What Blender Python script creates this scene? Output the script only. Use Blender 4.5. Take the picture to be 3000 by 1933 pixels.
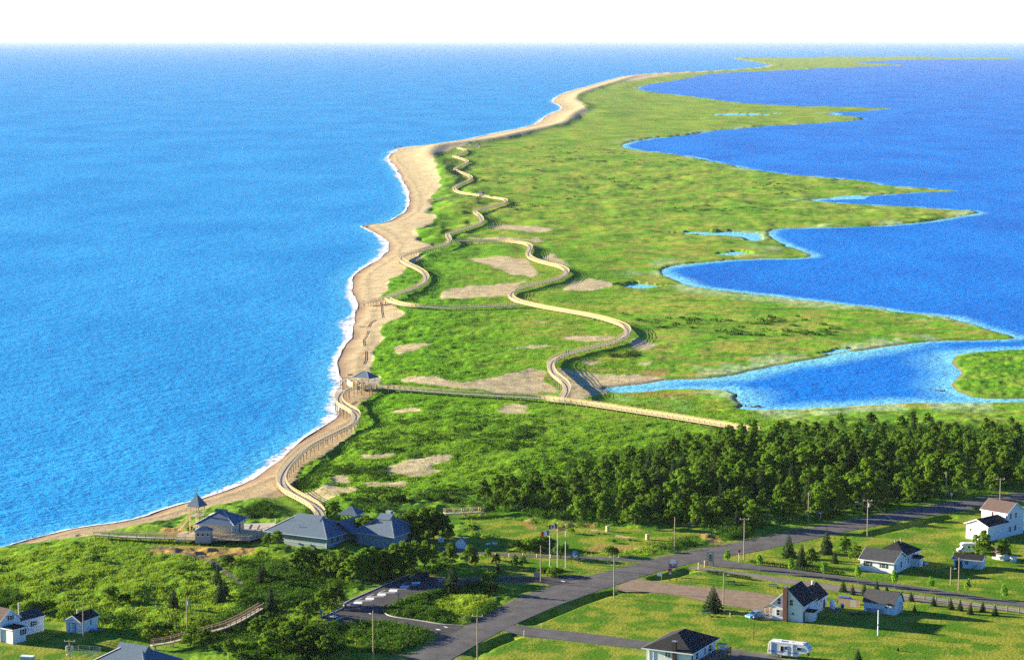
import bpy, bmesh, math, random
import numpy as np
from mathutils import Vector, Matrix, Quaternion
from mathutils.geometry import tessellate_polygon
random.seed(7); rng = np.random.default_rng(7)
sc = bpy.context.scene
for o in list(bpy.data.objects): bpy.data.objects.remove(o)
R = math.radians
# ------------------------------------------------------------------ camera
F, YH, HC, CX, CY = 7000.0, 112.0, 130.0, 1500.0, 966.5      # focal length and horizon in photo pixels, camera height in m
PITCH = math.atan((CY - YH) / F)
cam = bpy.data.cameras.new('camera'); camo = bpy.data.objects.new('camera', cam); sc.collection.objects.link(camo)
cam.sensor_width = 36.0; cam.lens = 36.0 * F / 3000.0; cam.clip_start = 1.0; cam.clip_end = 2.0e6
camo.location = (0, 0, HC); camo.rotation_euler = (math.pi / 2 - PITCH, 0, 0); sc.camera = camo
# ------------------------------------------------------------------ light
SUN_EL, SUN_AZ = 12.5, -69.0                                   # degrees; azimuth from +Y, negative = left
w = bpy.data.worlds.new('World'); sc.world = w; w.use_nodes = True
nt = w.node_tree; bg = nt.nodes['Background']
sky = nt.nodes.new('ShaderNodeTexSky'); sky.sky_type = 'NISHITA'; sky.sun_disc = False
sky.sun_elevation = R(SUN_EL); sky.sun_rotation = R(SUN_AZ); sky.altitude = 100; sky.air_density = 1.0; sky.dust_density = 0.3; sky.ozone_density = 10.0
# a hazy day: the sky whitens evenly towards the horizon all round
ge = nt.nodes.new('ShaderNodeNewGeometry'); sx = nt.nodes.new('ShaderNodeSeparateXYZ'); nt.links.new(ge.outputs['Incoming'], sx.inputs[0])
ab = nt.nodes.new('ShaderNodeMath'); ab.operation = 'ABSOLUTE'; nt.links.new(sx.outputs[2], ab.inputs[0])
mr = nt.nodes.new('ShaderNodeMapRange'); mr.interpolation_type = 'SMOOTHSTEP'; mr.inputs[1].default_value = 0.0; mr.inputs[2].default_value = 0.045; mr.inputs[3].default_value = 0.95; mr.inputs[4].default_value = 0.0; nt.links.new(ab.outputs[0], mr.inputs[0])
wm = nt.nodes.new('ShaderNodeMix'); wm.data_type = 'RGBA'; wm.inputs[7].default_value = (5.4, 5.55, 5.6, 1); nt.links.new(mr.outputs[0], wm.inputs[0]); nt.links.new(sky.outputs[0], wm.inputs[6])
nt.links.new(wm.outputs[2], bg.inputs[0]); bg.inputs[1].default_value = 0.065
sl = bpy.data.lights.new('sun', 'SUN'); sl.energy = 5.0; sl.angle = R(0.55); sl.color = (1.0, 0.88, 0.60)
so = bpy.data.objects.new('sun', sl); sc.collection.objects.link(so)
sdir = Vector((math.sin(R(SUN_AZ)) * math.cos(R(SUN_EL)), math.cos(R(SUN_AZ)) * math.cos(R(SUN_EL)), math.sin(R(SUN_EL))))
so.rotation_euler = (-sdir).to_track_quat('-Z', 'Y').to_euler(); so.location = (-300, 500, 200)
vs = sc.view_settings; vs.view_transform = 'Standard'; vs.look = 'None'; vs.exposure = 1.95; vs.gamma = 1.0; vs.use_curve_mapping = False
sc.render.engine = 'CYCLES'
sc.cycles.max_bounces = 5; sc.cycles.diffuse_bounces = 2; sc.cycles.glossy_bounces = 2; sc.cycles.transparent_max_bounces = 8; sc.cycles.volume_bounces = 0
sc.cycles.use_denoising = False; sc.render.filter_size = 1.2
# ------------------------------------------------------------------ from the photograph's pixels to the ground
TILE = {'S': (0, 0, 1.0), 'Z1': (0, 1400, .3462), 'Z2': (700, 1400, .3462), 'Z3': (1400, 1400, .3462), 'Z4': (2200, 1400, .3462), 'Z5': (800, 1000, .3462),
        'Z6': (1600, 1000, .3462), 'Z7': (2200, 900, .3462), 'Z8': (1000, 600, .3896), 'T1': (1000, 100, .4184), 'T2': (1900, 100, .4603),
        'T3': (1700, 600, .5439), 'T4': (1250, 400, .14286), 'T5': (1000, 1080, .0909), 'N1': (2200, 1650, .18374), 'N2': (2450, 1480, .16885),
        'N3': (2700, 1440, .16883), 'N4': (1850, 1800, .14644), 'N5': (0, 1730, .16736), 'N6': (750, 1460, .2092), 'N7': (930, 1640, .17573),
        'N8': (1250, 1480, .18828), 'T6': (1500, 1480, .12987), 'T7': (1900, 1580, .12987), 'T8': (250, 1400, .12987)}
def Q(t, pts):
    a = TILE[t]; return [(a[0] + x * a[2], a[1] + y * a[2]) for x, y in pts]
def q(t, x, y): return Q(t, [(x, y)])[0]
cp, sp_ = math.cos(PITCH), math.sin(PITCH)
def G(x, y, z=0.0):
    x = np.asarray(x, float); y = np.asarray(y, float)
    dx = (x - CX) / F; dy = -(y - CY) / F
    dz = -sp_ + dy * cp; t = (z - HC) / dz
    return dx * t, (cp + dy * sp_) * t
def proj(X, Y, Z):
    zc = Y * cp - (Z - HC) * sp_; yc = Y * sp_ + (Z - HC) * cp
    return CX + F * X / zc, CY - F * yc / zc
def hash2(i, j, s):
    n = (i.astype(np.int64) * 374761393 + j.astype(np.int64) * 668265263 + s * 974711) & 0x7fffffff
    n = ((n ^ (n >> 13)) * 1274126177) & 0x7fffffff
    return ((n ^ (n >> 16)) & 0xffff) / 65535.0
def vnoise(x, y, s=0):
    i = np.floor(x); j = np.floor(y); u = x - i; v = y - j
    u = u * u * (3 - 2 * u); v = v * v * (3 - 2 * v)
    a = hash2(i, j, s); b = hash2(i + 1, j, s); c = hash2(i, j + 1, s); d = hash2(i + 1, j + 1, s)
    return (a * (1 - u) + b * u) * (1 - v) + (c * (1 - u) + d * u) * v
def fbm(x, y, s=0, o=4):
    r = 0; amp = 0.5
    for k in range(o):
        r = r + amp * (vnoise(x, y, s + k) - 0.5) * 2; x = x * 2.03 + 11.7; y = y * 2.03 + 5.3; amp *= 0.5
    return r
def sstep(a, b, x):
    t = np.clip((x - a) / (b - a), 0, 1); return t * t * (3 - 2 * t)
def chaikin(p, n=1, closed=False):
    for _ in range(n):
        r = [] if closed else [p[0]]
        m = len(p) if closed else len(p) - 1
        for i in range(m):
            a = p[i]; b = p[(i + 1) % len(p)]
            r += [(a[0] * .75 + b[0] * .25, a[1] * .75 + b[1] * .25), (a[0] * .25 + b[0] * .75, a[1] * .25 + b[1] * .75)]
        if not closed: r.append(p[-1])
        p = r
    return p
def pip(px, py, poly):
    ins = np.zeros(px.shape, bool); n = len(poly)
    xs = [p[0] for p in poly]; ys = [p[1] for p in poly]
    box = (px >= min(xs)) & (px <= max(xs)) & (py >= min(ys)) & (py <= max(ys))
    if not box.any(): return ins
    bx = px[box]; by = py[box]; r = np.zeros(bx.shape, bool)
    for i in range(n):
        x0, y0 = poly[i]; x1, y1 = poly[(i + 1) % n]
        if y0 == y1: continue
        c = ((y0 > by) != (y1 > by)) & (bx < (x1 - x0) * (by - y0) / (y1 - y0) + x0)
        r ^= c
    ins[box] = r; return ins
# ------------------------------------------------------------------ the coast, traced
sea_coast = [(-1500, 1960), (-900, 1800), (-450, 1700), (-150, 1635)] + Q('Z1', [(0, 590), (200, 530), (400, 480), (600, 430), (800, 400), (1000, 375), (1200, 330), (1300, 290), (1500, 225), (1650, 190), (1850, 120), (2000, 60), (2120, 10)]) \
    + Q('Z5', [(0, 1020), (110, 920), (230, 830), (340, 760), (430, 700), (500, 640), (510, 570), (520, 480), (540, 420), (545, 330), (510, 270), (520, 160), (560, 80), (600, 20)]) \
    + Q('Z8', [(60, 1000), (40, 900), (100, 800), (100, 740), (50, 660), (70, 600), (60, 560), (130, 490), (200, 450), (280, 400), (330, 340), (330, 280), (260, 220), (180, 180), (130, 158), (260, 143), (350, 130), (430, 80)]) \
    + Q('T1', [(440, 1250), (470, 1180), (450, 1080), (400, 1000), (370, 930), (310, 880), (340, 840), (400, 800), (520, 785), (700, 765), (870, 740), (1000, 710), (1150, 680), (1300, 650), (1370, 625), (1420, 580), (1480, 550), (1545, 528), (1530, 500), (1470, 478), (1510, 435), (1600, 400), (1750, 360), (1900, 315), (2000, 292), (2200, 275)]) \
    + Q('T2', [(200, 245), (500, 230), (700, 215), (790, 200), (740, 190), (640, 172), (525, 157), (600, 150), (800, 148), (1000, 150), (1300, 143), (1500, 145), (2300, 152)])
bay_coast = Q('T2', [(2340, 157), (2300, 163), (1700, 162), (1400, 175), (1300, 182), (1720, 199), (1300, 212), (1000, 225), (800, 235), (600, 243), (400, 252), (300, 272), (150, 300), (0, 322)]) \
    + Q('T1', [(2180, 350), (2100, 365), (2060, 385), (2150, 405)]) \
    + Q('T2', [(200, 390), (300, 400), (440, 420), (500, 432), (900, 458), (1300, 465), (1590, 475), (1400, 490), (1080, 505), (1230, 520), (1410, 540), (1200, 560), (1000, 575), (800, 582), (600, 600), (400, 615), (280, 640), (80, 660)]) \
    + Q('T1', [(2250, 720), (2080, 745), (1980, 770), (1950, 795), (2150, 820)]) \
    + Q('T2', [(200, 770), (400, 810), (600, 850), (800, 888), (1100, 910), (1380, 935), (1500, 965), (1800, 985), (2000, 1003), (1700, 1008), (1450, 1025), (1350, 1035), (1100, 1045), (1000, 1060), (1250, 1080), (1500, 1090), (1800, 1110), (2150, 1130), (1950, 1165), (1700, 1205), (1400, 1225), (1100, 1232), (800, 1238), (760, 1265), (780, 1300), (900, 1360), (1050, 1405)]) \
    + Q('T3', [(1200, 290), (900, 290), (700, 305), (500, 330), (430, 345), (440, 375), (520, 405), (570, 435), (700, 455), (1000, 490), (1300, 525), (1600, 555), (1700, 580), (1950, 595), (2100, 640), (2200, 675), (2370, 718), (2250, 728), (2000, 730), (1850, 740), (1650, 765), (1400, 800), (1200, 840), (950, 885), (800, 925), (650, 940), (480, 938)]) \
    + Q('Z6', [(900, 350), (700, 370), (470, 400), (600, 440), (800, 430), (1000, 410), (1250, 400), (1500, 410), (1600, 425), (1600, 490), (1700, 545), (1620, 570), (1720, 585), (2000, 575)]) \
    + Q('Z7', [(400, 860), (900, 835), (1400, 805), (1900, 815), (2311, 805)]) + [(3500, 1170), (4600, 1160)]
isle = Q('Z7', [(2311, 775), (1900, 770), (1780, 735), (1690, 655), (1740, 610), (1800, 545), (1690, 480), (1700, 405), (1900, 378), (2311, 360)]) + [(3500, 1000), (4600, 980), (4600, 1150), (3500, 1160)]
sea_coast = chaikin(sea_coast, 1); bay_coast = chaikin(bay_coast, 1); isle = chaikin(isle, 1, True)
land_poly = sea_coast + bay_coast + [(4600, 2600), (-1500, 2600)]
pools = [Q('T3', [(470, 140), (700, 138), (930, 145), (985, 170), (975, 195), (900, 192), (880, 172), (650, 155)]), Q('T3', [(190, 432), (300, 415), (450, 432), (330, 448)]),
         Q('T3', [(720, 255), (850, 245), (930, 262), (800, 270)]), Q('T2', [(330, 512), (600, 500), (860, 505), (650, 518)]), Q('T2', [(1150, 1040), (1330, 1020), (1420, 1030), (1300, 1045)]),
         Q('T3', [(1280, 800), (1380, 772), (1480, 765), (1380, 800)]), Q('Z6', [(1500, 410), (1600, 400), (1640, 450), (1560, 440)])]
# grid rows and columns (photo pixels on the water plane) - only a tessellation that is finer close by
gy = np.concatenate([np.arange(163, 1960, 2.5), np.arange(1960, 2601, 14)])
gx = np.concatenate([np.arange(-1500, -60, 24), np.arange(-60, 3060, 4), np.arange(3060, 4601, 24)])
PX, PY = np.meshgrid(gx, gy); NR, NC = PX.shape
WX, WY = G(PX, PY)
def scan_inside(poly):
    ins = np.zeros((NR, NC), bool)
    for r in range(NR):
        y = gy[r]; xs = []
        for i in range(len(poly)):
            x0, y0 = poly[i]; x1, y1 = poly[(i + 1) % len(poly)]
            if (y0 > y) != (y1 > y): xs.append((x1 - x0) * (y - y0) / (y1 - y0) + x0)
        xs.sort()
        for k in range(0, len(xs) - 1, 2): ins[r] |= (gx >= xs[k]) & (gx < xs[k + 1])
    return ins
def seg_dist(lines, cap=150.0):
    D = np.full((NR, NC), 1e4)
    segs = []
    for ln in lines:
        ws = [tuple(float(c) for c in G(a, b)) for a, b in ln]
        for i in range(len(ln) - 1): segs.append((ln[i][1], ln[i + 1][1], ws[i], ws[i + 1]))
    for r0 in range(0, NR, 24):
        r1 = min(NR, r0 + 24); ya, yb = gy[r0] - cap, gy[r1 - 1] + cap
        X = WX[r0:r1]; Y = WY[r0:r1]; D2 = np.full(X.shape, 1e8)
        for (y0, y1, a, b) in segs:
            if max(y0, y1) < ya or min(y0, y1) > yb: continue
            dx, dy = b[0] - a[0], b[1] - a[1]; L = dx * dx + dy * dy + 1e-9
            t = np.clip(((X - a[0]) * dx + (Y - a[1]) * dy) / L, 0, 1)
            D2 = np.minimum(D2, (X - a[0] - t * dx) ** 2 + (Y - a[1] - t * dy) ** 2)
        D[r0:r1] = np.sqrt(D2)
    return D
inside = scan_inside(land_poly); inside_isle = scan_inside(isle)
DS = seg_dist([sea_coast]); DB = seg_dist([bay_coast, isle + [isle[0]]])
wob = fbm(WX / 14, WY / 14, 3, 3) * np.clip(1.2 + WY * 0.0012, 0, 4.5)
sgn = np.where(inside | inside_isle, 1.0, -1.0)
d_sea = sgn * DS + wob * 0.8; d_bay = sgn * DB + wob * 0.9
dd = np.where(DS < DB, d_sea, d_bay)
land = dd > 0
near = 1 - sstep(735, 860, WY)                                   # the higher ground of the village
dune_top = 2.1 - 1.2 * sstep(60, 260, DS) + 3.0 * np.exp(-((DS - 46) / 13.0) ** 2) * sstep(1500, 2300, WY)
top = near * 4.5 + (1 - near) * dune_top
prof_s = top * sstep(0, 34, np.maximum(d_sea, 0)) * 0.75 + 0.25 * top * sstep(0, 10, np.maximum(d_sea, 0))
bd = np.maximum(d_bay, 0)
prof_b = 0.45 * sstep(0, 2.5, bd) + np.maximum(top - 0.45, 0.15) * sstep(8, 60, bd)
HB = np.where(land, np.minimum(prof_s, prof_b), np.maximum(-1.6, 0.06 * dd))
HB = np.where(inside_isle & land, np.minimum(0.5, prof_b), HB)
# ------------------------------------------------------------------ what grows or lies where (attributes on the ground)
vx, vy = proj(WX, WY, HB)
jx = vx + 26 * fbm(WX / 9, WY / 22, 21, 3); jy = vy + 9 * fbm(WX / 9, WY / 22, 31, 3)
hx = vx + 6 * fbm(WX / 4, WY / 8, 41, 2); hy = vy + 3 * fbm(WX / 4, WY / 8, 51, 2)
def mask(polys, a=jx, b=jy):
    m = np.zeros((NR, NC), bool)
    for p in polys: m |= pip(a, b, p)
    return m.astype(float)
veg_edge = [(-1500, 2010), (-900, 1835), (-150, 1642), (0, 1612), (100, 1590), (200, 1574), (277, 1568), (330, 1551), (400, 1540), (480, 1522), (560, 1500), (640, 1480), (720, 1466), (790, 1455), (850, 1440), (880, 1400)] \
    + Q('Z5', [(260, 1040), (420, 955), (570, 870), (690, 770), (735, 660), (700, 590), (750, 510), (850, 440), (900, 400), (820, 270), (840, 180), (870, 100)]) \
    + Q('Z8', [(300, 1020), (300, 950), (350, 890), (480, 820), (440, 760), (300, 690), (350, 640), (350, 590), (470, 500), (560, 440), (600, 350), (680, 300), (560, 250), (560, 190), (620, 160), (720, 100), (640, 50)]) \
    + [(1262, 600), (1270, 580)] + Q('T1', [(650, 1100), (700, 1050), (680, 950), (640, 850), (800, 800), (900, 765), (1100, 735), (1300, 690), (1500, 640), (1650, 590), (1730, 545), (1700, 480), (1640, 430), (1750, 395), (1900, 345), (2050, 325), (2200, 300), (2390, 278)]) \
    + [(2222, 203), (2275, 194), (2250, 186), (2200, 177), (2160, 171)]
beach_poly = veg_edge + [(2100, 150), (-1500, 150)]
beach = mask([beach_poly], jx, vy + 4 * fbm(WX / 9, WY / 22, 33, 3)) * land
sand_polys = [Q('Z8', [(450, 1320), (520, 1285), (700, 1300), (900, 1335), (1050, 1310), (1150, 1290), (1300, 1262), (1450, 1240), (1560, 1260), (1540, 1320), (1640, 1410), (1300, 1425), (1000, 1392), (850, 1372), (600, 1352)]),
    Q('Z6', [(80, 225), (250, 240), (450, 270), (800, 290), (1010, 300), (1030, 322), (900, 352), (700, 372), (470, 402), (560, 430), (400, 465), (250, 490), (170, 490), (215, 380), (120, 280)]),
    Q('Z8', [(930, 400), (1200, 388), (1400, 415), (1470, 480), (1500, 530), (1420, 545), (1250, 512), (1090, 458)]), Q('Z8', [(720, 715), (760, 640), (1100, 602), (1300, 588), (1460, 555), (1300, 625), (1240, 690), (1000, 702)]),
    Q('Z8', [(1650, 645), (1740, 568), (1900, 566), (2070, 590), (2040, 625), (1850, 645)]), Q('Z8', [(1080, 165), (1250, 143), (1500, 165), (1680, 178), (1500, 205), (1200, 195)]),
    Q('Z8', [(870, 252), (1200, 252), (1500, 262), (1570, 282), (1300, 277)]), Q('Z8', [(1450, 380), (1600, 375), (1720, 440), (1700, 470), (1560, 420)]),
    Q('Z8', [(1640, 1000), (1850, 985), (2090, 998), (1950, 1032), (1750, 1022)]), Q('Z8', [(1180, 1085), (1450, 1048), (1660, 1048), (1350, 1088)]), Q('Z8', [(2190, 1005), (2310, 1025), (2400, 1060), (2310, 1085), (2180, 1072)]),
    Q('Z8', [(400, 1085), (520, 1038), (700, 1038), (560, 1098), (430, 1120)]), Q('Z8', [(1280, 875), (1500, 880), (1800, 900), (1500, 892)]),
    Q('Z5', [(880, 1085), (1100, 1008), (1350, 955), (1530, 968), (1480, 1002), (1320, 1060), (1450, 1080), (1300, 1125), (1200, 1155), (1000, 1112), (900, 1115)]),
    Q('Z5', [(470, 1150), (620, 1135), (650, 1182), (500, 1190)]), Q('Z5', [(740, 1200), (1000, 1185), (1170, 1190), (1100, 1225), (820, 1232)]), Q('Z5', [(210, 1260), (500, 1215), (720, 1240), (600, 1305), (400, 1345), (270, 1310)]),
    Q('Z5', [(960, 592), (1200, 566), (1270, 590), (1100, 608)]), Q('Z5', [(1870, 582), (2000, 535), (2160, 537), (2100, 582), (2220, 602), (2000, 622)]), Q('Z5', [(700, 960), (1000, 940), (1060, 960), (800, 985)]),
    Q('Z6', [(280, 165), (480, 170), (470, 195), (330, 185)]), Q('Z6', [(690, 195), (800, 180), (920, 182), (850, 205)]), Q('Z8', [(1800, 1180), (1950, 1180), (1960, 1200), (1850, 1200)])]
sand = np.maximum(beach, mask(sand_polys, vx + 16 * fbm(WX / 6, WY / 16, 61, 3), vy + 7 * fbm(WX / 6, WY / 16, 71, 3)))
POOL = np.zeros((NR, NC))
for k, p in enumerate(pools): 
    m = mask([p], vx + 14 * fbm(WX / 8, WY / 25, 80 + k, 3), vy + 4 * fbm(WX / 8, WY / 25, 90 + k, 3)); HB = np.where(m > 0.5, -0.12, HB); POOL = np.maximum(POOL, m)
road_up = [(1090, 1990)] + Q('Z2', [(1390, 1540), (1700, 1350), (1940, 1240)]) + Q('Z3', [(370, 1000), (700, 893), (930, 832), (1150, 775), (1450, 690), (1700, 640), (2000, 578)]) + Q('Z4', [(0, 525), (250, 470), (600, 405), (1000, 330), (1600, 222), (2000, 165), (2311, 125)]) + [(3500, 1370), (4400, 1270)]
road_dn = [(1225, 1990)] + Q('Z2', [(1790, 1540)]) + Q('Z3', [(0, 1400), (280, 1250), (640, 1090), (1000, 960), (1300, 860), (1500, 800), (1800, 720), (2050, 670)]) + Q('Z4', [(0, 630), (250, 575), (700, 475), (1000, 415), (1300, 355), (1600, 305), (2000, 235), (2311, 190)]) + [(3500, 1391), (4400, 1290)]
lane_up = Q('T7', [(1560, 385), (1870, 495), (2310, 560)]) + Q('Z4', [(500, 790), (1000, 865), (1500, 930), (2000, 1010), (2311, 1055)]) + [(3500, 1862), (4300, 2000)]
lane_dn = Q('T7', [(1000, 520), (1450, 600), (1800, 640), (2310, 690)])[:1] + Q('T7', [(1450, 602), (1800, 642), (2310, 692)]) + Q('Z4', [(500, 840), (1000, 905), (1500, 975), (2000, 1050), (2311, 1095)]) + [(3500, 1880), (4300, 2022)]
track_up = Q('T7', [(940, 600), (1290, 628), (1700, 692), (2310, 765)]) + Q('Z4', [(300, 850), (800, 915), (1270, 982), (2311, 1112)]) + [(3400, 1850)]
track_dn = Q('T7', [(900, 660), (1250, 702), (1600, 762), (2310, 850)]) + Q('Z4', [(300, 892), (800, 965), (1270, 1030), (2311, 1142)]) + [(3400, 1865)]
gravel_poly = Q('Z3', [(1150, 935), (1300, 858), (1480, 872), (1700, 902), (2000, 932), (2311, 962)]) + Q('Z4', [(150, 985), (300, 1010), (480, 1060), (500, 1100), (200, 1170), (60, 1150), (0, 1105)]) + Q('Z3', [(2000, 1062), (1700, 992), (1420, 962), (1250, 962)])
drive_poly = Q('Z3', [(200, 1285), (300, 1240), (560, 1275), (900, 1310), (1200, 1350), (1500, 1388), (1500, 1455), (1000, 1402), (700, 1367), (390, 1337)])
drive2_poly = Q('Z3', [(2120, 1440), (2311, 1478)]) + Q('Z4', [(60, 1480), (190, 1500), (300, 1545), (420, 1620), (0, 1660)]) + Q('Z3', [(2120, 1600)])
park_poly = Q('N7', [(390, 740), (900, 520), (1520, 250), (2000, 292), (2200, 330)]) + Q('N8', [(600, 1150), (1100, 1120), (1700, 1115), (2200, 1100), (2390, 1088)]) + Q('Z3', [(900, 838), (700, 893), (600, 925)]) + Q('N8', [(1900, 1205), (1700, 1190), (1300, 1185), (900, 1180)]) \
    + Q('N7', [(2390, 420), (2150, 440), (1850, 530), (1640, 590), (1340, 690), (1150, 790), (1090, 840), (1130, 900), (1250, 950), (1700, 1010), (2100, 1080), (2390, 1095), (2450, 1150), (2150, 1300), (1980, 1250), (1850, 1180), (1500, 1080), (1200, 1035), (900, 1022), (500, 1032), (250, 1032), (40, 962), (480, 792)])
path_poly = [q('N8', 0, 620)] + Q('N8', [(280, 665), (760, 720), (1300, 755), (1900, 780), (2390, 800)]) + Q('Z3', [(1050, 665), (1400, 688), (1440, 700), (1300, 705), (1050, 690)]) + Q('N8', [(2390, 830), (1900, 810), (1300, 790), (760, 750), (280, 712), (0, 665)])
trail_poly = Q('Z1', [(1290, 560), (1500, 610), (1720, 670), (1880, 740), (2000, 840), (2090, 900), (2060, 905), (1960, 850), (1840, 765), (1700, 690), (1480, 632), (1270, 575)])
road_poly = road_up + road_dn[::-1]; lane_poly = lane_up + lane_dn[::-1]; track_poly = track_up + track_dn[::-1]
paved = mask([road_poly, lane_poly, track_poly, park_poly, drive_poly, drive2_poly, gravel_poly, path_poly], vx, vy)
def grow(m, k):
    for _ in range(k):
        n = m.copy(); n[1:] = np.maximum(n[1:], m[:-1]); n[:-1] = np.maximum(n[:-1], m[1:]); n[:, 1:] = np.maximum(n[:, 1:], m[:, :-1]); n[:, :-1] = np.maximum(n[:, :-1], m[:, 1:]); m = n
    return m
def blur(m, k):
    for _ in range(k):
        n = m.copy(); n[1:-1, 1:-1] = (m[1:-1, 1:-1] * 2 + m[:-2, 1:-1] + m[2:, 1:-1] + m[1:-1, :-2] + m[1:-1, 2:]) / 6; m = n
    return m
paved_wide = blur(grow(paved, 4), 3)
lawn = mask([road_dn + [(4400, 2600), (1225, 2600)], Q('N5', [(-300, 380), (270, 420), (1140, 545), (1650, 640), (1480, 780), (2000, 850), (2390, 900), (2390, 1400), (-300, 1400)]),
             Q('Z3', [(-40, 330), (350, 350), (700, 430), (1000, 400), (1700, 440), (1880, 420), (1950, 470), (1500, 590), (950, 600), (700, 610), (-40, 450)]), Q('Z3', [(-100, 660), (700, 690), (1380, 708), (900, 825), (300, 820), (-100, 760)]),
             Q('N8', [(50, 460), (1050, 540), (1400, 650), (1300, 720), (780, 690), (50, 600)])], hx, hy) * (1 - grow(paved, 1))
dry = mask([Q('Z1', [(1200, 625), (1500, 555), (2000, 595), (2120, 640), (1800, 690), (1400, 645)]), Q('Z3', [(930, 600), (1050, 560), (1500, 590), (1150, 615)]), Q('Z3', [(1800, 470), (1950, 450), (2060, 520), (2000, 560), (1850, 500)]), Q('Z3', [(380, 350), (470, 350), (480, 440), (400, 430)]),
            Q('Z3', [(700, 370), (1000, 360), (980, 392), (720, 392)]), Q('Z1', [(1380, 430), (1560, 400), (1580, 470), (1420, 480)]), Q('Z2', [(2, 590), (130, 600), (60, 650), (0, 650)]), Q('Z6', [(750, 250), (1050, 240), (1000, 290), (850, 290)]), Q('Z6', [(650, 430), (1000, 420), (1350, 440), (1100, 470), (700, 470)])])
dirt = mask([trail_poly], vx, vy)
lane_edge = blur(grow(paved, 3), 1) * (1 - lawn)
marsh = sstep(1290, 1620, vx + 60 * fbm(WX / 30, WY / 80, 15, 3) + (1000 - vy) * 0.28) * sstep(1300, 1200, vy) * (1 - sand)
marsh = np.where(inside_isle, 0.35, marsh)
shore_wet = np.where(land & (DS < DB), 1 - sstep(0.5, 9.0, d_sea), 0) + np.where(land & (DS >= DB), (1 - sstep(0.3, 2.0, d_bay)), 0)
ditch = np.zeros((NR, NC))
def wline(pts, z=4.5): 
    X, Y = G([p[0] for p in pts], [p[1] for p in pts], z); return np.stack([X, Y], 1)
for ln in (Q('Z3', [(-60, 1480), (120, 1400), (330, 1320)]), Q('Z3', [(430, 1225), (640, 1140), (830, 1060), (1050, 985), (1300, 950), (1400, 955)]), Q('Z3', [(1500, 850), (1650, 820), (1800, 775)]), Q('Z4', [(1020, 470), (1300, 405), (1680, 325)]), Q('Z4', [(1950, 262), (2311, 215)])):
    wl = wline(ln); rr = (WY > wl[:, 1].min() - 8) & (WY < wl[:, 1].max() + 8) & (WX > wl[:, 0].min() - 8) & (WX < wl[:, 0].max() + 8)
    X = WX[rr]; Y = WY[rr]; D = np.full(X.shape, 1e9)
    for a, b in zip(wl[:-1], wl[1:]):
        e = b - a; t = np.clip(((X - a[0]) * e[0] + (Y - a[1]) * e[1]) / (e @ e), 0, 1); D = np.minimum(D, np.hypot(X - a[0] - t * e[0], Y - a[1] - t * e[1]))
    ditch[rr] = np.maximum(ditch[rr], 1 - sstep(0.4, 2.6, D))
def resample(W, step):
    W = np.asarray(W, float); s = np.concatenate([[0], np.cumsum(np.hypot(*np.diff(W[:, :2], axis=0).T))]); t = np.arange(0, s[-1], step)
    return np.stack([np.interp(t, s, W[:, i]) for i in range(W.shape[1])], 1)
def deckpath(segs, z0, z1, step=2.0, smooth=2):
    pts = []
    for t, p in segs: pts += Q(t, p)
    pts = chaikin(pts, smooth); n = len(pts)
    W = np.array([(*[float(c) for c in G(x, y, z0 + (z1 - z0) * i / (n - 1))], z0 + (z1 - z0) * i / (n - 1)) for i, (x, y) in enumerate(pts)])
    r = resample(W, step); return np.vstack([r, W[-1:]])
pA = deckpath([('Z5', [(402, 1475), (385, 1430), (330, 1380), (240, 1330), (160, 1290), (100, 1250), (65, 1200), (70, 1140), (110, 1070), (170, 1000), (240, 930), (330, 870), (430, 820), (530, 770), (620, 730), (680, 690), (705, 650), (700, 610), (660, 580), (600, 550), (560, 520), (550, 480), (570, 440), (620, 410), (680, 392), (760, 382), (860, 382)])], 5.2, 3.6, 1.5)
pB = deckpath([('Z5', [(885, 384), (1000, 395), (1300, 420), (1700, 447), (2000, 463), (2311, 480)]), ('Z6', [(100, 500), (300, 520), (500, 552), (1000, 628), (1400, 692), (1640, 732), (1790, 752)])], 3.6, 3.4, 2.0)
pC = deckpath([('Z8', [(1668, 1458), (1700, 1405), (1690, 1350), (1640, 1310), (1590, 1270), (1570, 1220), (1580, 1180), (1620, 1150), (1690, 1125), (1800, 1095), (1950, 1060), (2080, 1025), (2140, 985), (2160, 950), (2130, 910), (2050, 880), (1950, 850), (1800, 820), (1650, 795), (1500, 768), (1400, 745), (1320, 725), (1275, 700), (1270, 670), (1300, 640), (1380, 615), (1500, 590), (1600, 565), (1670, 540), (1700, 510), (1690, 490), (1640, 465), (1550, 445), (1460, 420), (1410, 395), (1400, 370), (1420, 335), (1425, 315), (1390, 295), (1300, 282), (1150, 274), (1000, 272), (850, 272)])], 3.2, 3.2, 2.0)
pD = deckpath([('Z8', [(345, 698), (380, 685), (450, 660), (550, 625), (620, 590), (645, 555), (630, 520), (580, 485), (500, 450), (450, 420), (445, 395), (480, 375), (560, 355), (680, 325), (770, 305), (810, 285), (815, 260), (795, 235), (800, 220), (880, 195), (980, 165), (1050, 140), (1060, 115), (1040, 85), (1000, 60), (1010, 45), (1060, 30)]), ('T4', [(1200, 1475), (1450, 1410), (1600, 1365), (1640, 1330), (1600, 1300), (1450, 1275), (1200, 1235), (1050, 1210), (800, 1180), (620, 1140), (555, 1090), (580, 1040), (700, 980), (850, 920), (920, 870), (900, 830), (800, 780), (680, 740), (580, 700), (575, 670), (640, 630), (760, 580), (835, 540), (830, 510), (740, 470), (600, 430), (530, 405), (600, 380), (750, 335), (815, 300), (760, 270), (640, 243)])], 3.4, 3.6, 3.0)
pE = deckpath([('Z8', [(348, 712), (400, 738), (500, 757), (600, 767), (800, 774), (1000, 770), (1200, 762), (1335, 754)])], 3.4, 3.2, 2.0)
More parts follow.
